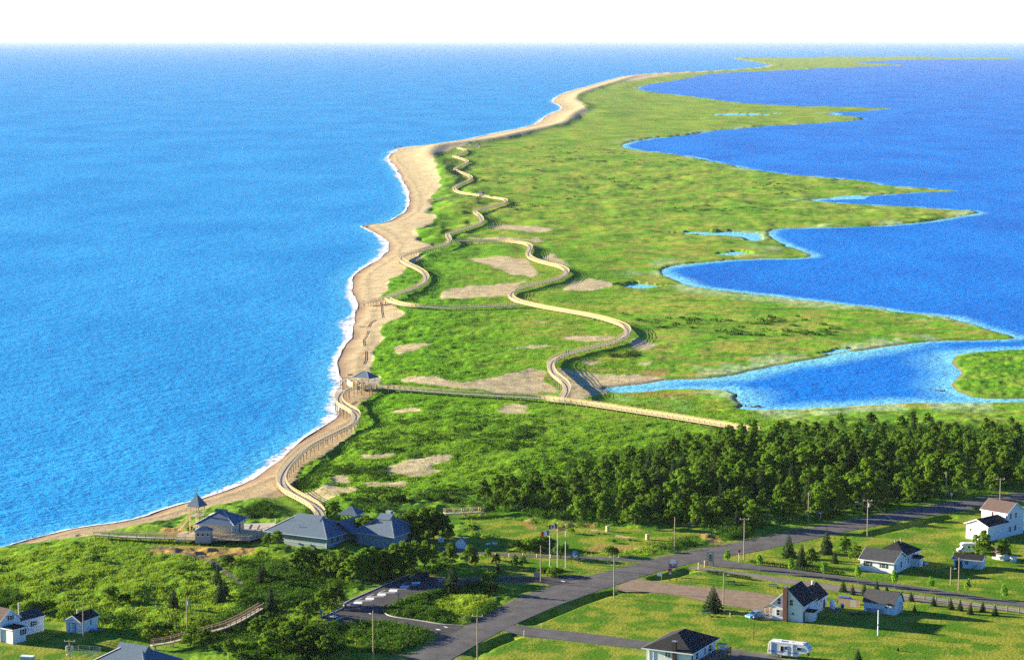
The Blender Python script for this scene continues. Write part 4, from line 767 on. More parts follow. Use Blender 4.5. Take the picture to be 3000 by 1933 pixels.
# --- dark roofed shed with steps, small gambrel shed, tiny box
h9 = base('N3', (550, 1302), -24, 'low white shed with black roof and outside steps', 'shed', 'low_shed')
gable_block(h9, 0, 6.9, 0, 3.6, -.2, 2.2, 3.0, 'x', 'white_wall', 'roof_black', oh=.4); win(h9, 'f', 6.9, 3.6, 3.2, .9, .8, .8); panel(h9, 'door', 'f', 6.9, 3.6, 1.3, 0, 1.7, 1.6, 'shutter')
for i in range(5): MB().box(4.6 + i * .3, -.55, .15 + i * .2, .3, .9, .06).build('step', 'grey_board', h9)
for i in (0, 2, 4): MB().box(4.6 + i * .3, -.98, .6 + i * .2, .07, .07, 1.0).build('handrail_post', 'grey_board', h9)
MB().bar((4.5, -.98, 1.0), (5.9, -.98, 1.95), .07, .07).build('handrail', 'grey_board', h9)
h10 = base('N3', (1225, 1158), -46, 'tiny white gambrel shed in front of the two storey house', 'shed', 'gambrel_shed')
W9, D9 = 3.4, 2.6; MB().px([(0, -.1), (D9, -.1), (D9, 1.4), (D9 * .8, 2.2), (D9 / 2, 2.7), (D9 * .2, 2.2), (0, 1.4)], 0, W9).build('wall', 'white_wall', h10); MB().px([(-.15, 1.3), (D9 * .19, 2.22), (D9 / 2, 2.72), (D9 * .81, 2.22), (D9 + .15, 1.3), (D9 + .15, 1.42), (D9 * .82, 2.34), (D9 / 2, 2.84), (D9 * .18, 2.34), (-.15, 1.42)], -.15, W9 + .15).build('roof', 'roof_brown', h10); panel(h10, 'door', 'r', W9, D9, 1.3, 0, .8, 1.5, 'white_trim')
bxo = thing('storage_box', 'little white storage box right of the gambrel shed', 'box', gz('N3', 1535, 1208), R(-40)); MB().box(.6, .5, .6, 1.3, 1.0, 1.2).build('body', 'white_wall', bxo); MB().box(.6, .5, 1.26, 1.5, 1.2, .1).build('lid', 'white_trim', bxo)
# --- visitor centre
def notch_hip(root, x0, x1, y0, y1, He, Hr, run, oh, notch_w, notch_d, top, axis='x'):
    r_ = hip_roof(root, x0, x1, y0, y1, He, Hr, 'roof_slate', oh=oh, axis=axis, run=run, caps='ridge_cap', trim='teal_trim')
    xm, ym = (x0 + x1) / 2, (y0 + y1) / 2
    MB().px([(ym - notch_d, Hr - .9), (ym + notch_d, Hr - .9), (ym, top)], xm - notch_w, xm + notch_w).build('ridge_gablet', 'roof_slate', r_); return r_
C1 = G(*q('N6', 985, 712), ZG); a1 = R(-30); u1 = Vector((math.cos(a1), math.sin(a1), 0))
v1 = thing('visitor_centre', 'main visitor building with big blue grey hip roof and teal trim', 'building', Vector((float(C1[0]), float(C1[1]), ZG)) - u1 * 17.6, a1)
WV, DV = 17.6, 11.5
MB().b2(0, WV, 0, DV, -.4, 2.8).build('wall', 'grey_wall', v1); notch_hip(v1, 0, WV, 0, DV, 2.95, 6.6, 6.0, .9, 4.0, 1.7, 7.0)
MB().b2(-.06, WV + .06, -.06, -.003, .75, .95).build('trim_band', 'teal_trim', v1); MB().b2(WV + .003, WV + .06, -.002, DV, .75, .95).build('trim_band', 'teal_trim', v1)
for xx in (0, WV): MB().box(xx, -.02, 1.2, .3, .16, 3.1).build('corner_board', 'teal_trim', v1)
for a in (9.5, 13.0): MB().box(a, -.1, .6, .35, .2, .5).build('wall_vent', 'dark_metal', v1)
MB().cyl((8.5, 1.6, 4.0), (8.5, 1.6, 5.0), .08, .08, 6).build('vent_pipe', 'dark_metal', v1)
for a in (2.5, 5.0, 8.0): win(v1, 'r', WV, DV, a, 1.15, 1.2, 1.2, m='teal_trim')
x2, y2 = WV + 2.4, 9.8
MB().b2(WV - 4.0, x2 - .01, 11.6, 17.0, -.4, 2.7).build('link_wall', 'grey_wall', v1)
MB().py([(WV - 6.0, 2.6), (WV - 1.5, 5.3), (WV + 3.0, 2.6), (WV + 3.0, 2.8), (WV - 1.5, 5.55), (WV - 6.0, 2.8)], 7.5, 17.5).build('link_roof', 'roof_slate', v1)
MB().b2(x2, x2 + 11, y2, y2 + 11, -.4, 2.8).build('east_wall', 'grey_wall', v1); hip_roof(v1, x2, x2 + 11, y2, y2 + 11, 2.95, 6.6, 'roof_slate', oh=.9, axis='x', run=5.2, caps='ridge_cap', trim='teal_trim', name='east_roof'); MB().px([(y2 + 3.9, 5.9), (y2 + 7.1, 5.9), (y2 + 5.5, 7.2)], x2 + 3.6, x2 + 7.4).build('ridge_gablet', 'roof_slate', v1); MB().box(x2 + 5.9, y2 + 6.2, 7.0, 1.5, 1.2, 1.6).build('roof_chimney', 'grey_wall', v1)
# small gazebo roof behind the link
gzb = thing('garden_gazebo', 'small slate roofed gazebo behind the visitor building', 'gazebo', gz('N6', 1340, 330), R(-20)); hip_roof(gzb, -2.3, 2.3, -2.3, 2.3, 2.5, 4.3, 'roof_slate', oh=.5, axis='x', run=2.7, trim='timber')
for a in (-2.1, 2.1):
    for b in (-2.1, 2.1): MB().box(a, b, 1.2, .18, .18, 2.5).build('post', 'timber', gzb)
MB().box(0, 0, .06, 4.8, 4.8, .12).build('floor', 'deck_wood', gzb)
# pavilion beside the tower, kiosk, tower
C3 = G(*q('Z1', 1962, 497), ZG + .4); a3 = R(-12); u3 = Vector((math.cos(a3), math.sin(a3), 0))
v3 = thing('lookout_pavilion', 'cream walled pavilion with blue grey hip roof beside the lookout tower', 'building', Vector((float(C3[0]), float(C3[1]), ZG + .42)) - u3 * 8.6, a3)
MB().b2(0, 8.6, 0, 9.2, -.8, 3.1).build('wall', 'cream_wall', v3); notch_hip(v3, 0, 8.6, 0, 9.2, 3.1, 5.7, 4.9, 1.0, 1.6, 1.2, 6.1)
for xx, yy in ((0, 0), (8.6, 0), (8.6, 9.2)): MB().box(xx, yy, 1.2, .26, .26, 3.8).build('corner_board', 'white_trim', v3)
win(v3, 'r', 8.6, 9.2, 3.0, .9, 1.2, 1.4); panel(v3, 'door', 'r', 8.6, 9.2, 6.2, 0, 1.1, 2.2, 'shutter')
kk = thing('ticket_kiosk', 'small grey kiosk with three windows in front of the pavilion', 'kiosk', gz('Z1', 1652, 546), R(-3)); MB().b2(0, 3.9, 0, 3.0, -.1, 2.9).build('wall', 'grey_wall', kk); hip_roof(kk, 0, 3.9, 0, 3.0, 2.95, 4.0, 'roof_slate', oh=.25, trim='teal_trim')
for a in (.75, 1.95, 3.15): win(kk, 'f', 3.9, 3.0, a, 1.7, .65, .75, m='white_trim', panes=1)
tw = thing('lookout_tower', 'tall timber lookout tower with pyramid roof by the shore', 'tower', gz('Z1', 1672, 470), R(-28))
for a in (-1.3, 1.3):
    for b in (-1.3, 1.3): MB().bar((a * 1.05, b * 1.05, -.3), (a, b, 7.4), .2, .2).build('post', 'timber', tw)
MB().box(0, 0, 4.7, 3.0, 3.0, .2).build('platform', 'deck_wood', tw)
for s in (-1, 1):
    for z in (5.2, 5.65): MB().bar((-1.4, s * 1.4, z), (1.4, s * 1.4, z), .1, .12).build('rail', 'timber', tw); MB().bar((s * 1.4, -1.4, z), (s * 1.4, 1.4, z), .1, .12).build('rail', 'timber', tw)
for s in (-1, 1): MB().bar((-1.3, s * 1.3, .4), (1.3, s * 1.3, 4.3), .1, .14).build('brace', 'timber', tw); MB().bar((s * 1.3, 1.3, .4), (s * 1.3, -1.3, 4.3), .1, .14).build('brace', 'timber', tw)
rt = MB().add([(-1.85, -1.85, 7.4), (1.85, -1.85, 7.4), (1.85, 1.85, 7.4), (-1.85, 1.85, 7.4), (0, 0, 10.4), (-1.85, -1.85, 7.25), (1.85, -1.85, 7.25), (1.85, 1.85, 7.25), (-1.85, 1.85, 7.25)], [(0, 1, 4), (1, 2, 4), (2, 3, 4), (3, 0, 4), (0, 5, 6, 1), (1, 6, 7, 2), (2, 7, 8, 3), (3, 8, 5, 0), (8, 7, 6, 5)]).build('roof', 'roof_slate', tw)
MB().cyl((0, 0, 10.3), (0, 0, 11.8), .06, .03, 6).bar((-.5, 0, 11.4), (.5, 0, 11.4), .05, .05).build('weather_vane', 'dark_metal', rt)
for i in range(13): MB().box(-1.6 - (12 - i) * .32, -.7, .3 + i * .35, .34, 1.1, .07).build('stair_step', 'timber', tw)
MB().bar((-5.6, -1.3, 1.2), (-1.5, -1.3, 5.6), .08, .12).build('stair_rail', 'timber', tw); MB().bar((-5.6, -.1, 1.2), (-1.5, -.1, 5.6), .08, .12).build('stair_rail', 'timber', tw)
# building at the bottom left: only its hip roof is in view
v7 = G(*q('Z1', 800, 1560), ZG + 4); h7 = thing('hall', 'building at the lower edge showing only its blue grey hip roof', 'building', (float(v7[0]), float(v7[1]), ZG), R(-28))
MB().b2(0, 13, -1, 9.5, -.3, 3.9).build('wall', 'grey_wall', h7); notch_hip(h7, 0, 13, -1, 9.5, 4.0, 7.2, 5.4, .8, 3.5, 1.5, 7.6)
# beach pavilion on the boardwalk
bp_ = thing('beach_pavilion', 'open timber pavilion with slate hip roof over the beach boardwalk', 'pavilion', gz('T5', 770, 500, 3.62), R(-30))
hip_roof(bp_, -3.0, 3.0, -2.4, 2.4, 2.7, 4.9, 'roof_slate', oh=.8, axis='x', run=3.0, caps='ridge_cap', trim='timber')
for a in (-2.8, 0, 2.8):
    for b in (-2.2, 2.2): MB().box(a, b, 1.35, .22, .22, 2.7).build('post', 'timber', bp_)
MB().box(0, 1.9, .45, 4.5, .4, .08).build('bench_seat', 'timber', bp_)
par = MB(); pts = [gz('T5', a, b, 3.0) for a, b in ((190, 430), (260, 500), (360, 540), (470, 520), (520, 480))]
c0 = pts[2].copy(); pl = [tuple(p - c0 + Vector((0, 0, .2))) for p in pts]; po = par.sweep(pl, 0, 0, .12, 2.0).build('curved_parapet', 'timber'); po.location = c0; tag(po, 'curved sunlit timber parapet below the beach pavilion', 'parapet')
ip = thing('information_panel', 'grey information panel on the boardwalk bend before the pavilion', 'sign', gz('T5', 555, 690, 3.3), R(-20)); MB().box(0, 0, .75, 1.1, .08, 1.4).build('board', 'grey_wall', ip); MB().box(-.4, .08, .2, .1, .1, 1.6).build('leg', 'timber', ip); MB().box(.4, .08, .2, .1, .1, 1.6).build('leg', 'timber', ip)
def hut(label, t, x, y, z, s=1.0):
    h_ = thing('trail_shelter', label, 'shelter', gz(t, x, y, z), R(-25)); hip_roof(h_, -2 * s, 2 * s, -1.7 * s, 1.7 * s, 2.4 * s, 3.9 * s, 'roof_slate', oh=.5, run=2.0 * s, trim='timber')
    for a in (-1.8 * s, 1.8 * s):
        for b in (-1.5 * s, 1.5 * s): MB().box(a, b, 1.15 * s, .2, .2, 2.4 * s).build('post', 'timber', h_)
    MB().box(0, 1.55 * s, .9 * s, 3.4 * s, .08, 1.3 * s).build('back_panel', 'cream_wall', h_); MB().box(0, 0, -.05, 4.4 * s, 3.8 * s, .1).build('floor', 'deck_wood', h_)
hut('pale little shelter where the narrow beach walk meets the zigzag boardwalk', 'T4', 1110, 1245, 3.45, 1.25); hut('far dark shelter on the last boardwalk', 'T4', 1045, 225, 3.05, 1.3); hut('far shelter nearest the beach behind the dune ridge', 'T4', 850, 195, 3.05, 1.3)
# ------------------------------------------------------------------ trees and shrubs
def leaf_cloud(blobs, n, size, r2, flat=0.6, seed=1):
    g = np.random.default_rng(seed); wts = np.array([b[3] ** 2 for b in blobs]); wts = wts / wts.sum(); ch = g.choice(len(blobs), n, p=wts)
    B_ = np.array(blobs)[ch]; d = g.normal(size=(n, 3)); d /= np.linalg.norm(d, axis=1)[:, None]; d[:, 2] = np.where(d[:, 2] < -.35, -d[:, 2], d[:, 2])
    rad = B_[:, 3] * (0.62 + 0.42 * g.random(n) ** .6); c = B_[:, :3] + d * rad[:, None] * np.array([1, 1, B_[0, 4] if B_.shape[1] > 4 else .9])
    nrm = d * .8 + g.normal(size=(n, 3)) * .55; nrm /= np.linalg.norm(nrm, axis=1)[:, None]
    a = np.cross(nrm, g.normal(size=(n, 3))); a /= np.linalg.norm(a, axis=1)[:, None]; b = np.cross(nrm, a); s = size * (.6 + .8 * g.random(n))[:, None]
    V = np.stack([c - a * s, c - b * s * flat, c + a * s, c + b * s * flat], 1).reshape(-1, 3)
    return V, np.arange(4 * n).reshape(-1, 4)
def tree_proto(kind, h, seed):
    g = np.random.default_rng(seed); tr = MB()
    if kind == 'leafy':
        r = h * .30; blobs = [(0, 0, h * .45, r * .85, .95), (0, 0, h * .70, r * .6, .95), (.1, .1, h * .90, r * .34, 1.0)]
        for i in range(15): t = 2.4 * i + g.random() * .8; z = h * (.16 + .70 * ((i + .5) / 15)); rr = r * (.75 + .35 * g.random()) * (1.12 - 1.0 * max(0, z / h - .35)); blobs.append((math.cos(t) * rr, math.sin(t) * rr, z, r * (.26 + .20 * g.random()), 1.0))
        V, Fq = leaf_cloud(blobs, 1700, h * .032 + .07, 0, seed=seed); tr.cyl((0, 0, -.4), (.1, 0, h * .45), h * .022, h * .014, 6).cyl((.1, 0, h * .45), (.0, .1, h * .9), h * .014, .03, 5)
        for i in range(5): t = g.random() * 6.28; z = h * (.3 + .3 * g.random()); tr.cyl((.05, 0, z), (math.cos(t) * r * .8, math.sin(t) * r * .8, z + h * .2), h * .009, .03, 5)
        m = LEAF
    elif kind == 'spruce':
        V = []; tr.cyl((0, 0, -.4), (0, 0, h * .97), h * .018, .02, 6); lay = 17
        for k_ in range(lay):
            f = k_ / (lay - 1); z = h * (.07 + .90 * f); R_ = h * .30 * (1 - f) ** .85 + .10; nb = int(8 + 9 * (1 - f))
            for j in range(nb):
                t = 6.283 * (j + g.random()) / nb; L_ = R_ * (.7 + .45 * g.random()); d = np.array([math.cos(t), math.sin(t), 0]); sd = np.array([-d[1], d[0], 0]); p0 = np.array([0, 0, z]); 
                for e0, e1, wd in ((.05, .5, .11), (.4, 1.0, .13)):
                    pa = p0 + d * L_ * e0 + np.array([0, 0, -.15 * L_ * e0]); pb = p0 + d * L_ * e1 + np.array([0, 0, -.34 * L_ * e1 + g.normal() * .04]); wv = sd * (wd * (L_ + .25)) + np.array([0, 0, g.normal() * .05])
                    V += [pa - wv * .6, pb - wv * .35, pb + wv * .35, pa + wv * .6]
                    pm = (pa + pb) / 2; V += [pm - d * .1 + np.array([0, 0, .02]), pm + sd * .02 + np.array([0, 0, -.16 * (1 + L_)]), pb + np.array([0, 0, -.08]), pb]
        V = np.array(V); Fq = np.arange(len(V)).reshape(-1, 4); m = NEEDLE
    elif kind == 'sapling':
        blobs = [(0, 0, h * .62, h * .17, 1.5), (.1, .05, h * .82, h * .11, 1.4), (-.12, .1, h * .48, h * .13, 1.2), (.15, -.1, h * .55, h * .12, 1.2)]; V, Fq = leaf_cloud(blobs, 330, .20, 0, seed=seed); tr.cyl((0, 0, -.3), (0, 0, h * .9), .05, .02, 5); m = LEAFY
    elif kind == 'bush':
        r = h * .62; blobs = [(0, 0, h * .38, r * .8, .85)]
        for i in range(7): t = 2 * math.pi * i / 7 + g.random(); blobs.append((math.cos(t) * r * .55, math.sin(t) * r * .55, h * (.2 + .35 * g.random()), r * (.42 + .2 * g.random()), .85))
        V, Fq = leaf_cloud(blobs, 620, h * .045 + .07, 0, seed=seed)
        for i in range(4): t = g.random() * 6.28; tr.cyl((0, 0, -.2), (math.cos(t) * r * .4, math.sin(t) * r * .4, h * .5), .04, .02, 5)
        m = LEAF if seed % 2 else SHRUB
    return raw_mesh(kind + '_crown', V, Fq, 4, m), tr.mesh('trunk')
PROTO = {}
for kd, hs in (('leafy', (7.0, 8.0, 9.0, 6.5, 8.5)), ('spruce', (8.0, 9.0, 7.0)), ('sapling', (4.0, 3.6, 4.4)), ('bush', (2.4, 2.8, 2.2, 3.0))):
    PROTO[kd] = []
    for i, h_ in enumerate(hs):
        c_, t_ = tree_proto(kd, h_, 100 + i * 7 + len(kd)); t_.materials.append(MATS['bark']); PROTO[kd].append((h_, c_, t_))
NAMES = {'leafy': ('leafy_tree', 'tree'), 'spruce': ('spruce_tree', 'tree'), 'sapling': ('young_tree', 'tree'), 'bush': ('bush', 'bush')}
def plant(kind, loc, h, label, group=None, var=None, wide=1.0):
    k_ = random.randrange(len(PROTO[kind])) if var is None else var % len(PROTO[kind]); h0, cm, tm = PROTO[kind][k_]; s = h / h0
    r_ = thing(NAMES[kind][0], label, NAMES[kind][1], loc, random.random() * 6.28, group); r_.scale = (s * wide, s * wide, s)
    link('crown', cm, r_); link('trunk' if kind != 'bush' else 'stem', tm, r_); return r_
# the wood behind the road
wood = [(1350, 1478), (1480, 1448), (1650, 1420), (1800, 1375), (1930, 1325), (2080, 1292), (2250, 1265), (2450, 1245), (2650, 1245), (2850, 1250), (3060, 1240), (3060, 1415), (2900, 1440), (2700, 1470), (2450, 1515), (2250, 1545), (2060, 1550), (1900, 1535), (1780, 1540), (1640, 1512), (1480, 1495), (1360, 1492)]
pts = []; tries = 0
gw = np.random.default_rng(11)
def in_poly(x, y, poly): return bool(pip(np.array([x]), np.array([y]), poly)[0])
cand = np.stack([gw.uniform(1340, 3070, 26000), gw.uniform(1235, 1555, 26000)], 1); cand = cand[pip(cand[:, 0], cand[:, 1], wood)]
CXw, CYw, CZw = GH(cand[:, 0], cand[:, 1])
acc = []; sel_i = []
for i in range(len(cand)):
    if gw.random() > ((CYw[i] / 850) ** 2): continue
    mind = 3.7 if cand[i, 1] > 1400 else 4.6
    ok = True
    for (ax_, ay_) in acc:
        if (ax_ - CXw[i]) ** 2 + (ay_ - CYw[i]) ** 2 < mind * mind: ok = False; break
    if ok: acc.append((CXw[i], CYw[i])); sel_i.append(i)
    if len(acc) >= 335: break
nw = 0
for i in sel_i:
    x, y = cand[i]; edge = min(1.0, max(0.0, (x - 1350) / 900)); back = sstep(1245, 1400, y)
    hh = (2.1 + 2.0 * edge + 2.5 * back) * random.uniform(.66, 1.34)
    if x > 1900 and random.random() < .13: plant('spruce', (CXw[i], CYw[i], CZw[i]), hh * 1.12, 'dark spruce standing among the leafy trees of the wood', 'spruces in the wood')
    else: plant('leafy', (CXw[i], CYw[i], CZw[i]), hh, 'leafy tree on the shaded roadside front of the wood' if y > 1478 else 'small leafy tree where the wood thins out towards the dune' if x < 1800 else 'leafy tree on the far edge of the wood facing the inlet' if y < 1300 else 'leafy tree deep inside the dense wood behind the road', 'leafy trees of the wood', wide=random.uniform(.85, 1.15))
def at_px(t, x, y): return gp(t, x, y)
def grow_list(kind, t, items, labels, group=None):
    if isinstance(labels, str) and len(items) > 1:
        od = sorted(range(len(items)), key=lambda i: items[i][0]); nm = ['first', 'second', 'third', 'fourth', 'fifth', 'sixth', 'seventh', 'eighth', 'ninth', 'tenth', 'eleventh', 'twelfth', 'thirteenth', 'fourteenth', 'fifteenth', 'sixteenth', 'seventeenth', 'eighteenth']
        lb = labels; labels = [None] * len(items)
        for r_, i in enumerate(od): labels[i] = lb + ', ' + nm[r_] + ' from the left'
    for i, it in enumerate(items):
        x, y, h = it[:3]; plant(kind, at_px(t, x, y), h, labels[i] if isinstance(labels, list) else labels, group, wide=it[3] if len(it) > 3 else 1.0)
# trees around the visitor centre and the parking lot
grow_list('leafy', 'Z2', [(330, 590, 4.3, 1.1), (250, 585, 3.6, 1.2)], ['round bush like tree at the left corner of the visitor building', 'smaller leafy tree beside the walkway left of the visitor building'])
grow_list('leafy', 'Z2', [(800, 345, 5.0, 1.2)], ['leafy tree beside the start of the beach boardwalk'])
grow_list('leafy', 'Z2', [(1010, 520, 5.6, 1.1), (1080, 530, 6.6, 1.1), (1160, 540, 6.4, 1.1), (1250, 548, 6.6, 1.1), (1330, 540, 6.8, 1.1), (1400, 530, 7.2, 1.1), (1470, 500, 7.5, 1.1), (1560, 505, 8.0, 1.2), (1650, 515, 8.0, 1.2), (1720, 520, 6.5, 1.1), (1500, 560, 6.0), (1600, 470, 7.0)], 'leafy tree crowding the right wing of the visitor building', 'trees at the visitor building')
grow_list('leafy', 'Z2', [(780, 850, 6.2, 1.2), (860, 870, 6.8, 1.2), (960, 880, 6.5, 1.2), (1040, 880, 7.6, 1.1), (1130, 870, 8.0, 1.1), (1220, 860, 7.0, 1.1), (1300, 850, 8.2, 1.1), (1390, 810, 8.0, 1.1), (1480, 780, 7.2, 1.1), (1570, 760, 6.5, 1.1), (900, 800, 6.0, 1.1), (720, 800, 5.0, 1.1), (540, 760, 5.2, 1.1), (640, 770, 5.4), (480, 780, 4.5), (1640, 740, 5.0)], 'leafy tree in the dark belt behind the parking lot', 'trees behind the parking lot')
grow_list('leafy', 'Z2', [(1790, 730, 5.2, 1.1), (1950, 720, 4.6, 1.1), (2110, 690, 2.8), (2000, 745, 3.0), (2180, 740, 3.0)], 'small leafy tree beside the entrance path', 'small trees by the entrance path')
grow_list('spruce', 'Z2', [(1805, 965, 7.6, 1.1)], ['scraggy spruce with bare lower trunk at the parking lot corner']); grow_list('spruce', 'Z2', [(265, 1130, 6.5), (180, 900, 5.0), (205, 860, 4.6)], 'dark spruce rising out of the shrubs left of the parking lot', 'spruces left of the parking lot')
grow_list('leafy', 'Z2', [(820, 1080, 5.0, 1.2), (780, 1060, 4.4, 1.1), (700, 1090, 4.0, 1.1), (560, 1200, 4.2, 1.3), (620, 1180, 4.0, 1.2)], 'leafy bush tree left of the parking entrance', 'bush trees left of the parking entrance')
grow_list('leafy', 'Z2', [(250, 1330, 5.0, 1.3), (330, 1400, 5.6, 1.3), (420, 1440, 5.6, 1.3), (500, 1420, 5.4, 1.3), (580, 1450, 5.0, 1.3), (680, 1470, 4.8, 1.3), (260, 1470, 4.6, 1.3), (760, 1500, 4.4, 1.2), (150, 1330, 4.0, 1.2)], 'leafy tree of the dark thicket in the lower foreground', 'trees of the lower thicket')
grow_list('leafy', 'Z1', [(1640, 1440, 5.0, 1.2), (1730, 1460, 4.6, 1.2), (1940, 1530, 4.2, 1.0)], 'round leafy tree right of the blue hip roof', 'trees right of the blue hip roof')
grow_list('spruce', 'Z1', [(1470, 1100, 5.2), (1860, 1040, 5.8), (1840, 900, 5.0), (1900, 1000, 4.4)], 'dark spruce among the shrubs below the lookout pavilion', 'spruces among the left shrubs')
grow_list('bush', 'Z1', [(930, 1040, 4.4, .8), (800, 710, 2.2), (1930, 730, 3.0), (270, 1130, 3.0, 1.2), (390, 1125, 3.2, 1.3), (340, 1150, 2.4), (550, 1190, 2.6, 1.2), (1280, 1310, 2.8, 1.2), (1380, 1310, 3.0, 1.2), (1720, 1270, 2.8, 1.1), (130, 1120, 1.8), (1060, 1050, 2.4), (1160, 1000, 2.2)], 'rounded green bush in the wild ground on the left', 'bushes of the left foreground')
grow_list('bush', 'Z2', [(880, 170, 2.0), (1250, 210, 3.0, 1.2), (1350, 200, 2.8, 1.2), (1710, 200, 3.2, 1.0), (2100, 310, 3.8, .9), (2110, 990, 4.0, .9)], 'dark bush between the dune grass and the visitor building', 'bushes behind the visitor building')
grow_list('bush', 'Z3', [(330, 600, 3.0, 1.1), (430, 610, 4.0, 1.1), (520, 600, 4.2, 1.1), (600, 610, 3.6, 1.1), (700, 680, 4.4, .8), (1130, 660, 3.0, 1.0), (1560, 620, 2.0), (560, 820, 2.6, 1.1), (630, 830, 2.8, 1.1), (690, 820, 2.2, 1.1), (100, 900, 4.0, .9), (1150, 550, 1.2), (790, 470, 1.8)], 'dark bush around the flagpoles and the picnic lawn', 'bushes around the flagpoles')
grow_list('leafy', 'Z3', [(310, 760, 3.2), (380, 755, 3.0), (710, 260, 4.2, 1.3), (1330, 400, 6.0, 1.1), (1060, 360, 7.5, 1.2), (2200, 340, 5.0)], 'lone leafy tree on the lawn edge before the wood', 'trees before the wood')
grow_list('spruce', 'Z3', [(1990, 1125, 6.2, 1.45)], ['dark spruce standing alone on the mown lawn beside the gravel drive']); grow_list('spruce', 'Z3', [(395, 270, 5.0), (170, 800, 2.8), (2190, 440, 6.0)], 'dark spruce before the wood left of the main road', 'spruces left of the main road')
grow_list('spruce', 'Z4', [(320, 670, 6.4, 1.1), (430, 740, 5.6, 1.1), (640, 640, 6.8, 1.0), (710, 720, 3.6)], ['dark spruce left in the row beside the bungalow', 'spruce second in the row beside the bungalow', 'tallest pointed spruce behind the row by the bungalow', 'small spruce right in the row beside the bungalow'])
grow_list('leafy', 'Z4', [(520, 750, 4.6, 1.0), (790, 660, 5.0, 1.0), (885, 700, 4.4, 1.0)], ['dark leafy tree between the spruces by the bungalow', 'leafy tree behind the bungalow near the road', 'leafy tree touching the left end of the bungalow'])
grow_list('leafy', 'Z4', [(1960, 700, 7.6, 1.0), (2140, 690, 5.2, .9)], ['dark leafy tree in front of the white camper van', 'pale willow like tree beside the tiny gambrel shed'])
grow_list('sapling', 'Z4', [(72, 800, 4.6), (337, 832, 4.6), (617, 870, 4.8), (905, 905, 4.8), (1215, 950, 4.8), (1520, 992, 4.6), (1830, 1005, 4.4), (2140, 1075, 5.0)], ['young staked tree at the lane mouth, first in the row', 'young tree second in the row along the lane', 'young tree third in the row along the lane', 'young tree in front of the bungalow corner along the lane', 'young tree right of the bungalow along the lane', 'young tree along the lane below the dark shadow', 'young tree along the lane below the wooden pole', 'young tree last in the row at the right edge of the lane'])
grow_list('sapling', 'T7', [(1775, 640, 4.6)], ['bright young tree beside the beige sign at the junction']); grow_list('spruce', 'Z4', [(780, 960, 3.2, 1.1), (860, 985, 2.6, 1.1), (960, 980, 2.8, 1.1), (1065, 950, 2.6, 1.1), (1150, 960, 1.8, 1.1), (1355, 1040, 2.4, 1.1), (1545, 1080, 2.6, 1.1), (1690, 1110, 2.8, 1.1), (1770, 1120, 2.6, 1.1), (1855, 1150, 2.8, 1.1), (1960, 1130, 2.6, 1.1), (2065, 1160, 2.6, 1.1), (1385, 1130, 1.8, 1.1)], 'small spruce in the row along the rail fence', 'small spruces along the rail fence')
grow_list('spruce', 'Z4', [(905, 1570, 3.4, 1.1), (1245, 1460, 1.0, 1.2)], ['spruce rising from the bottom edge right of the trailer', 'tiny shrub like conifer on the mown lawn'])
def hedge(label, t, line, n, h):
    W = np.array([tuple(at_px(t, *p)) for p in line]); r_ = resample(W, max(.6, np.hypot(*np.diff(W[:, :2], axis=0).T).sum() / n)); Vs = []
    for p in r_: V, _ = leaf_cloud([(p[0], p[1], p[2] + h * .45, h * .55, .9)], 60, .16, 0, seed=int(abs(p[0] * 97)) % 9999); Vs.append(V)
    Vs = np.concatenate(Vs); o = Vs.mean(0); o[2] = W[:, 2].mean(); me = raw_mesh('hedge', Vs - o, np.arange(len(Vs)).reshape(-1, 4), 4, SHRUB); tag(link('hedge', me, None, o), label, 'hedge')
hedge('clipped low hedge between the gravel lane and the green picnic table', 'T7', [(1320, 770), (1600, 800), (1900, 850), (2310, 915)], 30, .9); hedge('flowering hedge along the lane below the spruce row', 'Z4', [(0, 730), (250, 755), (480, 790), (800, 825)], 34, 1.1)
